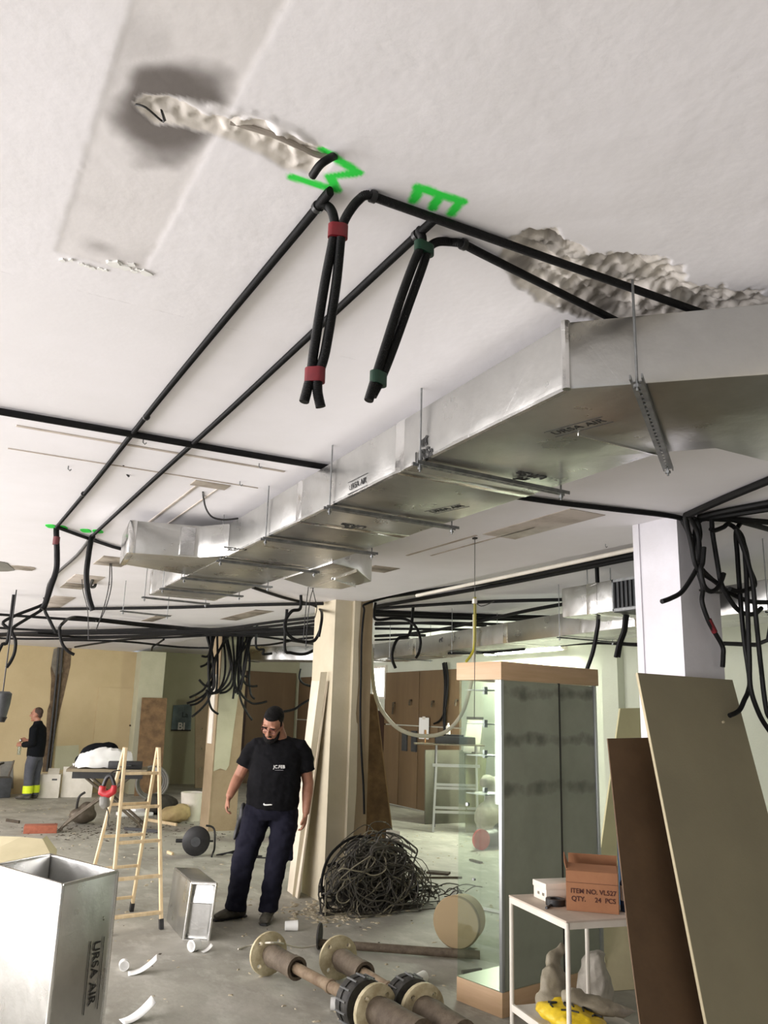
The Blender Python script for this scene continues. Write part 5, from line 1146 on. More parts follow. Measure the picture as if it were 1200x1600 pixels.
bag('plaster_sack', 'upright pale sack with a knotted mouth behind the white side table', at(965, 1640, 0) if False else V((3.74, 4.14, 0)), (((0, 0, .16), (.12, .11, .17), 0), ((0, 0, .30), (.09, .08, .08), 0), ((.05, .0, .35), (.05, .04, .03), 0)), SACKP)
# cardboard and a blue hand truck between cabinet and sheets
cd_ = thing('cardboard_box', 'flattened brown box between the cabinet and the brown sheet', 'box', (4.55, 4.62, 0))
MB().plate([(-.35, -.1, .0), (.12, -.2, .0), (.2, .04, .42), (-.22, .12, .40)], .012).build('carton', CARDP, cd_); MB().plate([(-.22, .12, .40), (.2, .04, .42), (.26, .1, .46), (-.3, .2, .30)], .008).build('flap', CARD, cd_)
ht = thing('hand_truck', 'blue tubular hand truck behind the display cabinet', 'trolley', (4.75, 4.95, 0))
BLU = mat('blue_tube', (40, 72, 104), .45)
for x in (0, .36): MB().limb(cr([(x, 0, .1), (x, 0, .8), (x, .02, 1.05), (x + (.06 if x == 0 else -.06), .05, 1.12)], 5), .016, 10).build('upright', BLU, ht)
for z in (.35, .7, 1.02): MB().limb([(0, 0, z), (.36, 0, z)], .014, 10).build('crossbar', BLU, ht)
MB().limb([(.06, .05, 1.12), (.30, .05, 1.12)], .018, 10).build('grip', BLK, ht); MB().mm((0, -.22, .0), (.36, .0, .012)).build('toe_plate', DKGR, ht)
for x in (-.05, .41): MB().lathe([(-.02, .05), (-.02, .11), (.02, .11), (.02, .05)], (x, .06, .11), (x + 1, .06, .11), 18).build('wheel', BLK, ht)
MB().limb([(-.05, .06, .11), (.41, .06, .11)], .01, 8).build('axle', GALV, ht)

# ================================================================== LEANING SHEETS ON THE RIGHT
gs = thing('plasterboard_sheet', 'big grey plasterboard sheet leaning on the white column', 'board', (3.2, 2.42, 0))
g0 = gs.location; TLc = V((3.081, 3.05, 1.942)); TRc = V((3.76, 3.05, 1.937)); BLc = V((2.855, 2.42, .0)); BRc = V((3.55, 2.42, .0))
nn = (BRc - BLc).cross(TLc - BLc).normalized()
MB().plate([BLc - g0, BRc - g0, TRc - g0, TLc - g0], .013).build('board', GYPG, gs)
e_ = (TLc - BLc).normalized(); MB().beam(BLc - g0, TLc - g0, .014, .004, nn).build('paper_edge', GYPE, gs)
for px, py in ((1123, 1097),): MB().limb([V((3.55, 2.95, 1.72)) - g0 + nn * .0, V((3.55, 2.95, 1.72)) - g0 + nn * .01], .006, 8).build('screw_hole', GYPE, gs)
bs = thing('hardboard_sheet', 'dark brown hardboard sheet behind the grey plasterboard', 'board', (3.1, 2.5, 0)); g0 = bs.location
a, b = V((2.886, 3.06, 1.63)), V((3.83, 3.06, 1.655)); c0, d0 = V((2.53, 2.46, 0)), V((3.50, 2.46, 0))
n = 8
q = MB()
for s, tk in ((0, 0), (1, 0)): pass
rowsL = []
for k in range(n + 1):
    f = k / n; bow = math.sin(f * PI) * .02
    rowsL.append((c0.lerp(a, f) + V((0, bow, 0)), d0.lerp(b, f) + V((0, bow, 0))))
vv = []; ff = []
for l, r in rowsL: vv += [l - g0, r - g0, l - g0 + V((0, .006, 0)), r - g0 + V((0, .006, 0))]
for k in range(n):
    o = 4 * k; ff += [(o, o + 1, o + 5, o + 4), (o + 2, o + 6, o + 7, o + 3), (o, o + 4, o + 6, o + 2), (o + 1, o + 3, o + 7, o + 5)]
ff += [(0, 2, 3, 1), (4 * n, 4 * n + 1, 4 * n + 3, 4 * n + 2)]
MB().add(vv, ff).build('board', HARDB, bs)
cs = thing('cream_panel', 'cream melamine panel leaning behind the brown hardboard sheet', 'board', (5.3, 5.6, 0)); g0 = cs.location
q_ = [atY(925, 1420, 5.3), atY(1030, 1420, 5.3), atY(1030, 1106, 5.6), atY(968, 1107, 5.6)]; k_ = (q_[0].z) / (q_[3].z - q_[0].z)
q_[0] = q_[0] - (q_[3] - q_[0]) * k_; q_[1] = q_[1] - (q_[2] - q_[1]) * (q_[1].z / (q_[2].z - q_[1].z))
MB().plate([p - g0 for p in q_], .018).build('board', CREAM, cs); cs.location = (5.3, 5.6, 0)

# ================================================================== BEIGE COLUMN: PLANKS AND CABLE HEAP
wp_ = thing('plank', 'white painted plank leaning on the beige column behind the man', 'plank', (3.38, 7.85, 0)); g0 = wp_.location
b0 = at(456, 1400, 0); tpx = [atY(487, 1064, 7.50), atY(511, 1064, 7.44)]; g0 = wp_.location.copy()
MB().plate([at(466, 1404, 0) - g0, at(450, 1392, 0) - g0, atX(488, 1064, 3.512) - g0, atX(512, 1064, 3.512) - g0], .016).build('board', mat('white_plank', (222, 212, 192), .6, c2=(206, 194, 172), scale=4), wp_)
wp2 = thing('plank', 'short beige plank tucked behind the white painted plank', 'plank', (3.42, 7.85, 0)); g0 = wp2.location
MB().plate([V((-.05, .0, 0)), V((.02, -.02, 0)), atY(511, 1050, 7.56) - g0, atY(501, 1050, 7.58) - g0], .012).build('board', COLB, wp2)
pb = thing('board', 'weathered brown board standing tilted behind the beige column', 'board', (4.2, 8.08, 0)); g0 = pb.location
q_ = [atY(540, 1381, 8.08), atY(622, 1378, 8.08), atY(586, 1085, 8.08), atY(545, 1080, 8.08)]
for p in q_[:2]: p.z = 0
MB().plate([p - g0 for p in q_], .02).build('panel', CHIP, pb); MB().beam(q_[1] - g0, q_[2] - g0, .012, .022, (1, 0, 0)).build('worn_edge', mat('worn_edge', (164, 138, 100), .8), pb)
def heap():
    base = at(575, 1392, 0); base = V((3.80, 7.18, 0))
    t = thing('rubble_sack', 'dark bulging sack buried under the cable heap at the beige column', 'bag', base)
    q = MB(); q.ell((0, 0, .2), (.30, .20, .24)); q.ell((.12, .02, .36), (.18, .16, .2)); q.ell((-.05, .02, .44), (.16, .14, .16)); q.ell((.32, .05, .12), (.22, .16, .13))
    q.fused('sack', mat('dark_sack', (52, 48, 42), .8, c2=(40, 37, 33), scale=6, bump=.4, bscale=10), t, .02, 4)
    random.seed(11); c = MB(); c2 = MB()
    for k in range(125):
        # loops thrown over the heap
        th = random.uniform(0, 2 * PI); cx = random.gauss(.02, .20); cy = random.uniform(-.24, .02); cz = abs(random.gauss(.28, .17)) + .02
        R_ = random.uniform(.08, .26); tilt = random.uniform(-.9, .9); pts = []; ph = random.uniform(0, 6); turns = random.uniform(.7, 1.9)
        n = int(9 * turns) + 3; ks = random.uniform(.35, .72)
        for i in range(n):
            a = th + turns * 2 * PI * i / n; r = R_ * (1 + .3 * math.sin(2.3 * a + ph))
            x = cx + r * math.cos(a); z = cz + r * math.sin(a) * math.cos(tilt); y = cy + r * math.sin(a) * math.sin(tilt) * .5 - .05
            x = max(-.48, min(.62, x)); zmx = ks * (1 - (abs(x - .03) / .66) ** 2) + .04
            pts.append((x, y, max(.012, min(z, zmx))))
        (c if k % 5 else c2).limb(cr(pts, 3), random.choice((.004, .005, .006, .008)), 5)
    for k in range(60):
        a = V((random.uniform(.25, .95), random.uniform(-.22, .12), random.uniform(.01, .12))); d = V((random.uniform(-.3, .35), random.uniform(-.1, .1), random.uniform(-.03, .06)))
        m_ = a + d * .5 + V((0, random.uniform(-.05, .05), random.uniform(0, .05))); e = a + d; e.z = max(e.z, .01); m_.z = max(m_.z, .01)
        c.limb(cr([a, m_, e], 4), .005, 5)
    h = thing('cable_heap', 'tangled heap of stripped grey cables at the foot of the beige column', 'cables', base); 
    o = c.build('cables', CABLE, h); o['kind'] = 'stuff'; o2 = c2.build('pale_cables', CABLEL, h); o2['kind'] = 'stuff'
    for l in ([(-.42, -.1, .05), (-.50, -.12, .25), (-.42, -.1, .48), (-.2, -.1, .62), (.05, -.1, .60)], [(-.40, -.14, .1), (-.33, -.16, .3), (-.38, -.16, .42), (-.46, -.14, .40)], [(.05, -.16, .6), (.25, -.15, .55), (.42, -.12, .3), (.50, -.1, .05)]):
        MB().limb(cr(l, 6), .013, 8).build('black_cable', COND, h)
    MB().plate([(.12, -.15, .60), (.24, -.17, .58), (.25, -.15, .66), (.13, -.13, .68)], .03).build('junction_box', WHITE, h)
    MB().limb([(.3, -.05, .13), (.62, -.08, .125)], .013, 8).build('black_rod', BLK, h)
    # glass bottle, plastic bottle, black disc on the floor in front
    p = at(538, 1416, 0); b_ = thing('bottle', 'crushed clear plastic bottle in front of the cable heap', 'bottle', p + V((0, 0, .035))); MB().lathe([(0, .012), (.03, .012), (.07, .034), (.2, .034), (.23, .02)], (0, 0, 0), (1, -.5, 0), 14).build('bottle_body', CLEARP, b_); MB().lathe([(-.02, .015), (.0, .015)], (0, 0, 0), (1, -.5, 0), 10).build('cap', WHITE, b_)
    p = at(527, 1412, 0); b_ = thing('glass_stand', 'dusty glass stem standing on a black disc by the cable heap', 'glass', p); MB().lathe([(0, .0), (0, .11), (.008, .11), (.012, .0)], (0, 0, 0), (0, 0, 1), 24).build('black_disc', BLK, b_); MB().lathe([(.012, .05), (.05, .035), (.09, .018), (.14, .024), (.18, .014), (.30, .02), (.31, .0)], (0, 0, 0), (0, 0, 1), 14).build('stem', CLEARP, b_)
heap()

# ================================================================== FLANGED PIPES
def flange(mb_parent, p, d, R_, th, m=FLAN):
    o = MB().lathe([(0, .035), (0, R_ * .97), (.004, R_), (th, R_), (th + .003, R_ * .97), (th + .003, .035), (0, .035)], p, p + d, 28).build('flange', m, mb_parent)
    u, v = frame(d); ct = MB()
    for k in range(4):
        a = PI / 4 + k * PI / 2; c_ = p + (u * math.cos(a) + v * math.sin(a)) * R_ * .72
        ct.limb([c_ - d * .02, c_ + d * (th + .03)], .015, 12)
    cut(o, ct)
    return o
def pump_pipe(label, a, b, flip):
    a = V(a); b = V(b); d = (b - a).normalized(); t = thing('flanged_pipe', label, 'pipe', (a.x, a.y, 0), 0); a0 = V((0, 0, a.z)); Ln = (b - a).length
    MB().lathe([(-.16, .02), (-.16, .028), (0, .028)], a0, a0 + d, 16).build('pipe_end', RUST, t)
    flange(t, a0, d, .135, .022)
    MB().lathe([(.03, .055), (.09, .072), (.16, .066), (.34, .066), (.345, .07), (.40, .07), (.40, .05), (.36, .05)], a0, a0 + d, 20).build('sleeve', RUST, t)
    MB().lathe([(.36, .034), (Ln * .55, .034), (Ln * .55 + .005, .04), (Ln * .55 + .03, .04), (Ln * .55 + .035, .034), (Ln - .36, .034)], a0, a0 + d, 18).build('inner_pipe', RUSTL, t)
    q = a0 + d * (Ln - .36)
    co = MB().lathe([(0, .05), (0, .13), (.012, .135), (.05, .135), (.05, .128), (.07, .128), (.07, .135), (.11, .135), (.122, .13), (.122, .05)], q, q + d, 28).build('rubber_coupling', RUBB, t)
    for k in range(14):
        u, v = frame(d); an = 2 * PI * k / 14; c_ = q + (u * math.cos(an) + v * math.sin(an)) * .136; MB().limb([c_ + d * .012, c_ + d * .105], .006, 6).build('lug', GALV, co)
    MB().lathe([(.12, .03), (.2, .03)], q, q + d, 14).build('shaft', RUSTL, t)
    flange(t, a0 + d * (Ln - .17), d, .135, .03)
    MB().lathe([(0, .075), (.10, .082), (.22, .075), (.40, .075)], a0 + d * (Ln - .14), a0 + d * Ln, 20).build('sleeve', RUST, t)
    return t
p1 = at(418, 1489, .137); p2 = at(612, 1592, .137); p1b = at(527, 1495, .137); p2b = at(683, 1592, .137)
pump_pipe('rusty flanged pipe with black coupling and a white cap beside it', p1, p2, 0)
pump_pipe('rusty flanged pipe lying next to the long rusty bar', p1b, p2b, 1)
pa = at(500, 1474, .04); pbb = at(800, 1496, .04); d = (pbb - pa).normalized()
t = thing('iron_pipe', 'long thin rusty pipe lying across the floor into the cabinet foot', 'pipe', (pa.x, pa.y, 0))
a0 = V((0, 0, .04)); Lb = 1.18
MB().lathe([(0, .03), (Lb, .03)], a0, a0 + d, 16).build('pipe', RUST, t); MB().lathe([(-.012, .0), (-.012, .09), (0, .09), (0, .03)], a0 + V((0, 0, .05)), a0 + V((0, 0, .05)) + d, 20).build('end_disc', RUBB, t)
cable('cable', [at(372, 1483, .01), at(400, 1475, .02), at(420, 1473, .25), at(440, 1474, .20), at(470, 1481, .03), at(500, 1476, .012), at(540, 1470, .01)], .006, mat('white_cable', (206, 200, 184), .5), 'white cable looped over the first flanged pipe', 'cable')
def scrap(name, label, px, py, kind, s=1., rz=0.):
    p = at(px, py, 0); t = thing(name, label, 'scrap', p, rz)
    if kind == 'ring': MB().lathe([(-.03 * s, .030 * s), (-.03 * s, .036 * s), (.03 * s, .036 * s), (.03 * s, .030 * s), (-.03 * s, .030 * s)], (0, 0, .036 * s), (1, .2, .036 * s), 20).build('roll', PAPER, t)
    if kind == 'cup': MB().lathe([(0, .0), (0, .034 * s), (.10 * s, .04 * s), (.10 * s, .036 * s), (.005, .03 * s)], (0, 0, .04 * s), (1, .0, .042 * s), 20).build('tube', PAPER, t)
    if kind == 'sheet':
        q = MB(); n = 10
        vv = []
        for i in range(n + 1):
            f = i / n; vv += [(f * .22 * s, -.06 * s * (1 - .3 * f), .004 + .10 * s * f ** 2.2), (f * .22 * s, .06 * s, .004 + .12 * s * f ** 2)]
        q.add(vv, [(2 * i, 2 * i + 2, 2 * i + 3, 2 * i + 1) for i in range(n)]); o = q.build('paper', PAPER, t); o.modifiers.new('t', 'SOLIDIFY').thickness = .002
    return t
scrap('paper_roll', 'white paper ring in front of the low foil offcut', 303, 1486, 'ring', 1.1, .3); scrap('paper_scrap', 'small curled paper scrap next to the white ring', 316, 1488, 'sheet', .35, .2)
scrap('paper_roll', 'crumpled white paper roll beside the large foil offcut', 193, 1516, 'ring', .9, 1.2); scrap('paper_scrap', 'curled white sheet lying beside the crumpled paper roll', 200, 1522, 'sheet', .8, -.2)
scrap('paper_scrap', 'curled white sheet with a raised tip near the large foil offcut', 190, 1598, 'sheet', .8, .1)
scrap('paper_cup', 'white cup lying on its side by the flanged pipes', 445, 1455, 'cup', 1., -.3); scrap('tube_scrap', 'white plastic tube cap beside the black coupling', 516, 1580, 'cup', 1.0, -.5); scrap('paper_cup', 'small white tube behind the second black coupling', 650, 1540, 'cup', .9, .4)
scrap('paper_scrap', 'long white paper strip near the cable heap', 705, 1402, 'sheet', .5, .6)
# round wooden lid leaning on edge inside the cabinet's shadow
p = at(712, 1484, 0); dd = V((-.80, -.60, 0)).normalized()
dw = thing('drum', 'round tan drum lying on its side next to the cabinet', 'drum', p)
MB().lathe([(0, 0.), (0, .172), (.012, .185), (.06, .185), (.075, .17), (.20, .17), (.21, .16), (.21, 0)], V((0, 0, .188)), V((0, 0, .188)) - dd, 32).build('drum_body', mat('tan_drum', (204, 182, 136), .7, c2=(188, 164, 118), scale=6), dw)
MB().lathe([(-.004, .165), (-.004, .178), (.01, .188), (.02, .188)], V((0, 0, .188)), V((0, 0, .188)) - dd, 32).build('rim', mat('drum_rim', (150, 130, 96), .7), dw)

# ================================================================== BACKGROUND, LEFT
def brick():
    p = at(36, 1303, 0); t = thing('brick', 'hollow red brick lying alone on the concrete', 'brick', p, -.15)
    o = MB(); Lb, Wb, Hb = .42, .22, .10
    o = o.mm((0, 0, 0), (Lb, Wb, Hb)).build('clay_body', BRICK, t, bevel=.004); ct = MB()
    for i in range(4):
        for j in range(2): ct.mm((.02, .02 + .05 * i, .014 + .042 * j), (Lb + .02, .055 + .05 * i, .044 + .042 * j))
    cut(o, ct)
brick()
def reel():
    p = at(305, 1337, 0); t = thing('cable_reel', 'black cable reel with a carrying handle on the concrete', 'cable reel', p)
    d = V((-.35, -.93, 0)).normalized(); c0 = V((0, 0, .165))
    for s in (-.07, .06): MB().lathe([(0, .03), (0, .155), (.012, .16), (.016, .155), (.016, .03)], c0 + d * s, c0 + d * (s + 1), 28).build('reel_side', BLK, t)
    MB().lathe([(-.055, .10), (.06, .10)], c0, c0 + d, 20).build('wound_cable', COND, t); MB().lathe([(.07, .0), (.07, .06), (.085, .055), (.085, .0)], c0, c0 + d, 20).build('hub', DKGR, t)
    r = V((.93, -.35, 0)); MB().limb(cr([r * .2 + d * -.1 + V((0, 0, .012)), r * .22 + V((0, 0, .1)), r * .2 + V((0, 0, .30)), r * .1 + V((0, 0, .34))], 5), .012, 8).build('frame', BLK, t)
    MB().limb([r * .2 + d * -.12 + V((0, 0, .012)), r * .2 + d * .12 + V((0, 0, .012))], .012, 8).build('foot', BLK, t); MB().limb([c0, c0 + r * .2], .012, 8).build('axle', BLK, t)
    MB().limb([c0 - r * .16, c0 - r * .24], .022, 8).build('plug', BLK, t)
    for k in range(4): cable('cable', [p + r * (.25 + .02 * k) + V((0, 0, .01)), p + r * (.36 + .05 * k) + V((.02, -.12 + .07 * k, .05)), p + r * (.52 + .04 * k) + V((0, -.1 + .08 * k, .008)), p + r * (.72) + V((.05, -.2 + .13 * k, .008))], .008, COND, 'thin black cable trailing from the cable reel', 'cable', 'cables by the reel', n=6)
reel()
def trestle():
    a = at(105, 1298, 0); b = at(117, 1305, 0); base = V((2.35, 12.9, 0))
    t = thing('work_table', 'folding work table with crossed steel legs piled with cloth', 'table', base, -.25)
    H_ = .80; W2 = .55
    MB().mm((-.32, -.42, H_), (.75, .30, H_ + .035)).build('table_top', mat('table_board', (150, 138, 114), .7, c2=(126, 114, 92), scale=5), t)
    MB().mm((-.24, -.38, H_ - .09), (.70, -.35, H_)).mm((-.24, .22, H_ - .09), (.70, .25, H_)).build('rail', BLK, t)
    for y in (-.30, .18):
        MB().limb(cr([(-.30, y, .02), (-.24, y, .12), (.55, y, H_ - .06)], 5), .02, 8).build('leg', STEEL, t); MB().limb(cr([(.75, y + .05, .02), (.70, y + .05, .1), (-.10, y + .05, H_ - .06)], 5), .02, 8).build('leg', STEEL, t)
    for x, z in ((-.26, .09), (.71, .09), (.22, .42)): MB().limb([(x, -.30, z), (x, .23, z)], .014, 8).build('crossbar', STEEL, t)
    R_ = Matrix.Translation(base) @ Matrix.Rotation(-.25, 4, 'Z')
    p = R_ @ V((.15, .0, H_ + .04)); c = thing('dust_sheet', 'crumpled white sheet piled on the folding work table', 'cloth', p)
    random.seed(4); n = 16; vv = []; ff = []
    for j in range(n + 1):
        for i in range(n + 1):
            u = i / n * 2 - 1; v = j / n * 2 - 1; r = max(abs(u), abs(v))
            h = .26 * max(0, 1 - (u * .7 - .1) ** 2 - (v * .9) ** 2) ** 1.0 * (1 if r < 1 else .02) + .05 * noise.noise(V((u * 2.5, v * 2.5, 1)))
            vv.append((u * .40, v * .26, max(.004, h + abs(noise.noise(V((u * 5, v * 5, 3)))) * .05)))
    for j in range(n):
        for i in range(n): k = j * (n + 1) + i; ff.append((k, k + 1, k + n + 2, k + n + 1))
    o = MB().add(vv, ff).build('cloth', PAPER, c, sharp=25); o.modifiers.new('t', 'SOLIDIFY').thickness = -.004
    p = R_ @ V((.05, .22, H_ + .04)); c = thing('dark_jacket', 'dark garment heaped behind the white sheet', 'clothing', p); q = MB(); q.ell((0, 0, .16), (.28, .10, .17)); q.ell((.12, .02, .22), (.16, .09, .12)); q.ell((-.2, 0, .08), (.14, .1, .09)); q.fused('fabric', JACK, c, .02, 3)
    p = R_ @ V((.42, -.26, H_ + .04)); c = thing('tool_case', 'dark flat tool case on the edge of the folding work table', 'case', p, -.25); MB().mm((-.2, -.1, 0), (.26, .12, .10)).build('case', BLK, c, bevel=.012); MB().limb(cr([(-.05, -.11, .05), (-.04, -.15, .05), (.1, -.15, .05), (.11, -.11, .05)], 4), .01, 8).build('handle', DKGR, c)
    p = at(128, 1287, 0); c = thing('shop_vacuum', 'dusty grey tool lying beneath the folding work table', 'tool', p); q = MB(); q.ell((0, 0, .12), (.20, .16, .12)); q.ell((.05, 0, .22), (.11, .1, .09)); q.fused('body', STEEL, c, .02, 3); MB().limb(cr([(-.1, 0, .2), (-.1, -.1, .38), (-.02, -.1, .45)], 5), .018, 8).build('hose', CONDG, c)
trestle()
# white cartons and pale boards against the back wall
for (xa, xb, yt, yb_, lb, h) in ((58, 91, 1210, 1247, 'white carton against the back wall behind the standing man', .5), (94, 143, 1198, 1246, 'wide white board panel standing against the back wall', .6)):
    p = at(xa, yb_, 0); q = at(xb, yb_, 0); t = thing('white_carton', lb, 'box', p); e = (q - p); n_ = V((-e.y, e.x, 0)).normalized() * (.35 if xa < 90 else .05); zt = zat(yt, p.x, p.y)
    MB().prism([(0, 0), (e.x, e.y), (e.x + n_.x, e.y + n_.y), (n_.x, n_.y)], 0, zt).build('carton', WHITE, t, bevel=.006)
    if xa < 90: MB().plate([V((.02, 0, zt)) + e * .3, e * .9 + V((0, 0, zt)), e * .9 + n_ * .4 + V((0, 0, zt + .10)), e * .35 + n_ * .4 + V((0, 0, zt + .10))], .006).build('flap', WHITE, t); MB().plate([e * .6 + V((0, 0, zt * .75)) - n_ * .01, e * .85 + V((0, 0, zt * .75)) - n_ * .01, e * .85 + V((0, 0, zt * .82)) - n_ * .01, e * .6 + V((0, 0, zt * .82)) - n_ * .01], .004).build('mark', DKGR, t)
p = at(4, 1246, 0); t = thing('bucket', 'dark crate of tools at the feet of the standing man', 'crate', p); MB().mm((-.25, -.1, 0), (.12, .3, .35)).build('crate', DKGR, t, bevel=.02); MB().limb(cr([(-.2, -.05, .3), (-.15, -.05, .55), (-.05, .1, .6)], 4), .02, 8).build('tool_handle', BLK, t); MB().limb([(.05, .1, .3), (.12, .05, .65)], .015, 8).build('tool_handle', STEEL, t)
# grey machine head at the picture's left, hung from the ceiling by a cord
p = atY(2, 1100, 9.0); t = thing('work_lamp', 'grey hooded work lamp hanging on a cord above the standing man', 'lamp', p)
MB().lathe([(-.14, .02), (-.12, .06), (0, .08), (.10, .085), (.12, .06)], (0, 0, 0), (.0, 0, 1), 18).build('hood', DKGR, t); MB().lathe([(.05, .03), (.1, .05)], (0.02, 0, -.22), (.02, 0, .8), 12).build('socket', BLK, t)
MB().limb([(0, 0, .1), (0, 0, CZ - p.z)], .006, 6).build('cord', WIRE, t)
# brown board leaning at the pilaster, door-like board, poster in the alcove
q_ = [atY(209, 1250, 17.2), atY(250, 1250, 17.2), atY(261, 1091, 17.5), atY(222, 1090, 17.5)]; g0 = V((q_[0].x, 17.2, 0))
t = thing('board', 'mottled brown board leaning on the pale green pilaster', 'board', g0)
for p in q_[:2]: p.z = 0
MB().plate([p - g0 for p in q_], .03).build('panel', CHIP, t)
ps = thing('poster', 'torn blue poster with large white letters on the alcove wall', 'poster', atY(283, 1122, YA - .02)); g0 = ps.location; c4 = [atY(a, b, YA - .02) - g0 for a, b in ((267, 1142), (298, 1142), (300, 1100), (271, 1102))]
MB().plate(c4, .006).build('sheet', mat('blue_poster', (128, 146, 150), .7, c2=(96, 112, 118), scale=5), ps)
Mx = basis((1, 0, 0), (0, 0, 1), (0.02, -.008, c4[0].z + .10)); text('BI', .22, Mx, 'poster_letters', PAPER, ps, bold=.006); text('La', .16, basis((1, 0, 0), (0, 0, 1), (.08, -.008, c4[0].z + .36)), 'poster_letters', mat('poster_dark', (60, 76, 84), .7), ps, bold=.004)
MB().mm((c4[0].x, -.008, c4[0].z), (c4[1].x, -.004, c4[0].z + .03)).build('dark_band', INK, ps)
t = thing('board', 'perforated tan board standing beside the poster in the alcove', 'board', (atY(303, 1200, 18.6).x, 18.6, 0)); g0 = t.location
q_ = [atY(302, 1262, 18.6), atY(322, 1262, 18.6), atY(326, 1090, 18.9), atY(305, 1088, 18.9)]
for p in q_[:2]: p.z = 0
pn_ = MB().plate([p - g0 for p in q_], .03).build('panel', COLT, t); ct = MB()
for k in range(5): ct.limb([V((.16, -.4, .4 + .42 * k)), V((.16, .8, .4 + .42 * k))], .022, 10)
cut(pn_, ct)
# tub, sacks, coil near the tan column
p = at(304, 1284, 0); t = thing('tub', 'pale plastic tub next to the tan column', 'tub', p + V((-.02, .15, 0))); MB().lathe([(0, 0), (0, .14), (.42, .18), (.42, .165), (.05, .12)], (0, 0, .001), (0, 0, 1), 24).build('tub_body', WHITE, t)
bag('sack', 'tan paper sack slumped beside the pale tub', at(272, 1286, 0), (((0, 0, .12), (.26, .18, .13), 0), ((.1, 0, .18), (.14, .12, .1), 0)), mat('tan_sack', (176, 156, 110), .8, c2=(150, 130, 90), scale=6, bump=.4, bscale=12), .02)
bag('sack', 'dark rubble sack behind the tan paper sack', at(250, 1272, 0), (((0, 0, .14), (.30, .2, .16), 0), ((-.1, 0, .2), (.16, .14, .12), 0)), mat('dark_bag', (66, 62, 52), .8, c2=(50, 47, 40), scale=6, bump=.4, bscale=12), .02)
t = thing('hose_coil', 'coil of grey hose standing in the alcove', 'hose', at(283, 1268, 0) + V((0, 2.2, 0))); 
for k in range(3): MB().limb([V((math.cos(a) * (.24 + .03 * k), -.04 * k, .29 + math.sin(a) * (.24 + .03 * k))) for a in [j * PI / 14 for j in range(29)]], .022, 8).build('coil', MIDG, t)
for k, (px, py) in enumerate(((196, 1275), (215, 1271))):
    p = at(px, py, 0); t = thing('plaster_slab', ('flat white slab on the floor behind the ladder', 'second flat white slab leaning over the first')[k], 'slab', p, .1 + .2 * k); MB().mm((-.1, -.1, 0.0 + .0 * k), (.42, .18, .05 + .03 * k)).build('slab', PAPER, t, bevel=.01)
for k, (pa_, pb_, lb) in enumerate((((230, 1281), (276, 1289), 'pale wooden batten near the tan paper sack'), ((262, 1331), (270, 1334), 'short pale stick on the concrete near the cable reel'), ((10, 1282), (30, 1285), 'dark twisted scrap on the concrete behind the brick'), ((195, 1295), (252, 1300), 'dark flat strap on the concrete behind the ladder'))):
    a = at(*pa_, .015); b = at(*pb_, .015); o = MB().beam(a, b, .05 if k != 1 else .03, .025, (0, 0, 1)).build('batten', (WOODL, WOODL, DIRT, BLK)[k], None, origin=(a.x, a.y, 0)); o.name = ('batten', 'stick', 'metal_scrap', 'strap')[k]; tag(o, lb, 'scrap')
# grey sacks and foil glimpsed beside the man
bag('sack', 'grey sheeting heaped between the man and the tan column', V((4.75, 11.2, 0)), (((0, 0, .28), (.30, .26, .30), 0), ((.1, .05, .55), (.2, .18, .2), 0), ((-.1, 0, .7), (.14, .12, .14), 0)), SACKP, .025)
t = thing('foil_roll', 'crumpled silver foil bundle behind the man', 'foil', (5.3, 13.2, .0)); q = MB(); q.ell((0, 0, .6), (.35, .3, .6)); q.ell((.1, 0, 1.05), (.3, .26, .2)); q.fused('foil', FOILT, t, .04, 2)

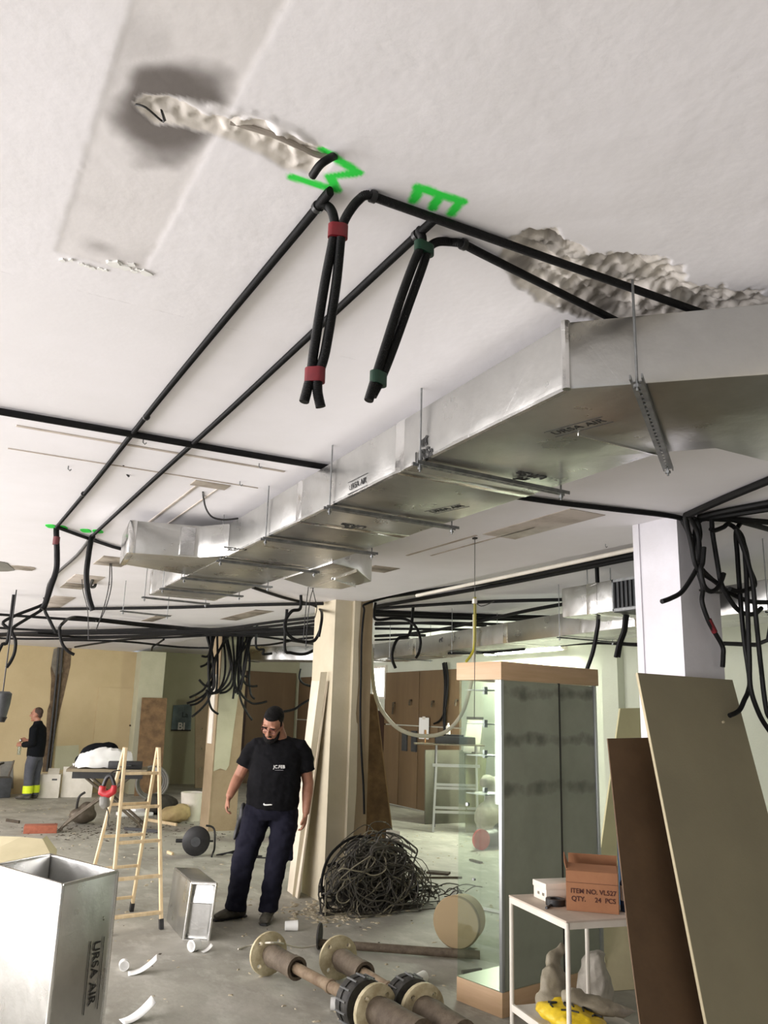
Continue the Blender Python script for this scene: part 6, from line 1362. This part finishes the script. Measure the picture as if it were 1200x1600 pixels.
# ================================================================== BACKGROUND, RIGHT
def far_ladder():
    t = thing('platform_ladder', 'silver platform ladder with a wooden top near the brown panels', 'ladder', (7.2, 11.4, 0), math.atan2(-.481, .876))
    AL = mat('aluminium', (190, 192, 188), .35, .6)
    Wd = .62; hz = 1.25
    for x in (0, Wd):
        MB().beam((x - (.05 if x == 0 else -.0), -.25, 0), (x, -.02, .95), .05, .03, (0, 1, 0)).build('front_stile', AL, t); MB().beam((x, .35, 0), (x, .10, hz), .04, .03, (0, 1, 0)).build('rear_stile', DKGR, t); MB().beam((x, -.02, .93), (x, .0, hz), .03, .025, (0, 1, 0)).build('upright', AL, t)
    for z, y in ((.28, -.17), (.34, -.14), (.62, -.1), (.67, -.09)): MB().beam((-.02, y, z), (Wd, y, z), .035, .025, (0, 0, 1)).build('rung', AL, t)
    MB().beam((-.06, -.04, .95), (Wd + .05, -.04, .95), .045, .03, (0, 0, 1)).build('rung', AL, t)
    MB().mm((-.35, -.12, hz), (Wd + .12, .25, hz + .02)).build('platform', mat('dusty_ply', (104, 96, 80), .7, c2=(84, 76, 62), scale=5), t)
    R_ = Matrix.Translation((7.2, 11.4, 0)) @ Matrix.Rotation(t.rotation_euler.z, 4, 'Z'); rz = t.rotation_euler.z
    c = thing('tool_case', 'black tool case on the silver platform ladder', 'case', R_ @ V((.30, .05, hz + .022)), rz); MB().mm((-.32, -.12, 0), (.30, .12, .11)).build('case', BLK, c, bevel=.01); MB().mm((-.15, -.08, .11), (.12, .08, .14)).build('lid_ridge', BLK, c)
    c = thing('screwdriver', 'upright screwdriver on the end of the ladder platform', 'tool', R_ @ V((-.18, 0, hz + .022)), rz); MB().lathe([(0, .012), (.12, .012), (.12, .02), (.2, .018)], (0, 0, 0), (0, 0, 1), 8).build('handle', mat('amber', (120, 80, 30), .4), c)
    c = thing('spray_can', 'small white can on the black tool case', 'can', R_ @ V((.18, .02, hz + .165)), rz); MB().lathe([(0, .035), (.12, .035), (.14, .015), (.17, .015)], (0, 0, 0), (0, 0, 1), 14).build('can', WHITE, c)
    c = thing('framed_board', 'pale framed panel leaning above the black tool case', 'board', R_ @ V((.6, .3, hz - .1)), rz); MB().plate([(-.16, 0, .0), (.1, 0, 0), (.16, .04, .5), (-.08, .04, .5)], .02).build('panel', WHITE, c); MB().beam((-.1, .04, .52), (.17, .04, .52), .04, .03, (0, 0, 1)).build('frame', BLK, c); MB().beam((0, .02, 0), (0, .02, -(hz - .1)), .04, .03, (1, 0, 0)).build('stand', DKGR, c)
far_ladder()
# green-grey boards leaning behind the ladder and seen through the cabinet
for k, (quad, Y0, Y1, m, lb) in enumerate((([(664, 1278), (726, 1283), (724, 1172), (664, 1172)], 12.0, 12.2, mat('grey_green_board', (96, 94, 80), .6, c2=(82, 80, 68), scale=4), 'grey board standing behind the silver platform ladder'), ([(728, 1293), (752, 1293), (760, 1177), (726, 1177)], 11.0, 11.2, mat('olive_panel', (124, 124, 96), .5, c2=(104, 104, 80), scale=3), 'olive panel with a dark stain seen through the cabinet glass'))):
    q_ = [atY(quad[0][0], quad[0][1], Y0), atY(quad[1][0], quad[1][1], Y0), atY(quad[2][0], quad[2][1], Y1), atY(quad[3][0], quad[3][1], Y1)]
    for p in q_[:2]: p.z = 0
    g0 = q_[0].copy(); t = thing('board', lb, 'board', g0); MB().plate([p - g0 for p in q_], .03).build('panel', m, t)
# dangling black cables and a white note on the brown panels
G3 = 'cables down the brown panels'
for k, l in enumerate(([(694, 1035), (697, 1060), (696, 1100), (694, 1160)], [(697, 1035), (700, 1060), (698, 1090), (695, 1110), (688, 1125), (678, 1131)], [(692, 1036), (695, 1070), (693, 1120), (696, 1165)])):
    cable('cable', [atX(a, b, XR - .09) for a, b in l], .018, COND, 'black cable strung down the brown panels to the tool case', 'cable', G3, n=6)
p = atX(663, 1138, XR - .06); t = thing('paper_note', 'white paper note taped to the brown panels', 'paper', p); MB().mm((-.012, -.17, -.19), (-.006, .17, .19)).build('sheet', PAPER, t); MB().mm((-.016, -.05, .16), (-.012, .05, .21)).build('tape', WHITE, t)
for k, (px, py) in enumerate(((617, 1098), (643, 1094), (678, 1096), (715, 1094))):
    p = atX(px, py, XR - .05); o = MB().limb([p, p + V((-.04, 0, 0)), p + V((-.05, 0, -.10 - .12 * (k == 0)))], .02, 6).build('peg', DIRT, None, origin=p); tag(o, 'dark hook on the brown panel joint', 'hook', 'hooks on the brown panels')
# tools on the floor behind the cabinet
p = at(768, 1325, 0); t = thing('power_saw', 'dark red and black saw on the floor seen through the cabinet', 'tool', p); q = MB(); q.ell((0, 0, .12), (.26, .14, .12)); q.ell((.16, 0, .22), (.12, .1, .1)); q.fused('housing', BLK, t, .02, 2); MB().lathe([(-.02, .03), (-.02, .13), (.02, .13), (.02, .03)], (-.24, -.1, .13), (-.24, -1, .13), 20).build('wheel', REDP, t)
bag('plastic_sheet', 'crumpled clear plastic heap seen through the cabinet', at(770, 1305, 0), (((0, 0, .25), (.32, .2, .26), 0), ((.1, 0, .55), (.22, .16, .3), 0), ((-.1, 0, .75), (.14, .1, .12), 0)), SACKP, .03, 'plastic')
# floor scraps on the bright side
for k, (pa_, pb_, m, lb, w2) in enumerate((((668, 1362), (702, 1365), DIRT, 'torn brown cardboard strip on the bright floor', .12), ((735, 1343), (752, 1348), DIRT, 'small dark stick on the bright floor by the cabinet', .04), ((628, 1371), (722, 1371), STEEL, 'thin metal rod on the bright floor', .012), ((742, 1416), (782, 1425), PAPER, 'pale plaster strip on the floor seen through the cabinet', .03), ((722, 1519), (752, 1515), DIRT, 'dark stick inside the cabinet foot shadow', .02))):
    a = at(*pa_, .012); b = at(*pb_, .012); o = MB().beam(a, b, .02, w2, (0, 0, 1)).build('floor_scrap', m, None, origin=(a.x, a.y, 0)); tag(o, lb, 'scrap')
# ================================================================== RUBBLE (uncountable)
def rubble(name, label, n, fn, m, seed):
    random.seed(seed); q = MB()
    for _ in range(n):
        p, s = fn(); a = random.uniform(0, PI); c_, s_ = math.cos(a), math.sin(a); sx, sy, sz = s * random.uniform(.6, 1.6), s * random.uniform(.4, 1), s * random.uniform(.15, .5)
        vv = [(p.x + c_ * x - s_ * y, p.y + s_ * x + c_ * y, z) for x, y, z in ((-sx, -sy, 0), (sx, -sy * .7, 0), (sx * .7, sy, 0), (-sx * .8, sy * .8, 0), (-sx * .6, -sy * .5, sz), (sx * .5, -sy * .4, sz * .8), (sx * .3, sy * .5, sz), (-sx * .4, sy * .4, sz * .9))]
        q.add(vv, [(3, 2, 1, 0), (4, 5, 6, 7), (0, 1, 5, 4), (1, 2, 6, 5), (2, 3, 7, 6), (3, 0, 4, 7)])
    o = q.build(name, m); tag(o, label, 'rubble', kind='stuff')
def pxr(x0, x1, y0, y1, smin, smax): return lambda: (at(random.uniform(x0, x1), random.uniform(y0, y1), 0), random.uniform(smin, smax))
rubble('plaster_rubble', 'heap of crumbled plaster chips between the man and the cable heap', 420, lambda: (at(random.gauss(520, 32), random.gauss(1424, 9), 0), random.uniform(.006, .03)), PLAS, 1)
rubble('floor_chips', 'pale plaster chips strewn over the concrete floor', 900, lambda: (V((random.uniform(.8, 7.5), random.uniform(4.5, 16), 0)), random.uniform(.004, .022)), PLAS, 2)
rubble('dark_debris', 'dark dust and wood crumbs strewn over the concrete floor', 420, lambda: (V((random.uniform(.8, 7.0), random.uniform(6.0, 16.5), 0)), random.uniform(.003, .014)), DIRT, 3)
rubble('debris_line', 'dirt swept along the foot of the folding work table', 260, lambda: (at(random.gauss(140, 50), random.gauss(1300, 6), 0), random.uniform(.006, .022)), DIRT, 4)
rubble('debris_strip', 'dirt and scraps swept between the ladder and the tan column', 240, lambda: (at(random.uniform(190, 420), random.gauss(1292, 12), 0), random.uniform(.006, .024)), DIRT, 5)
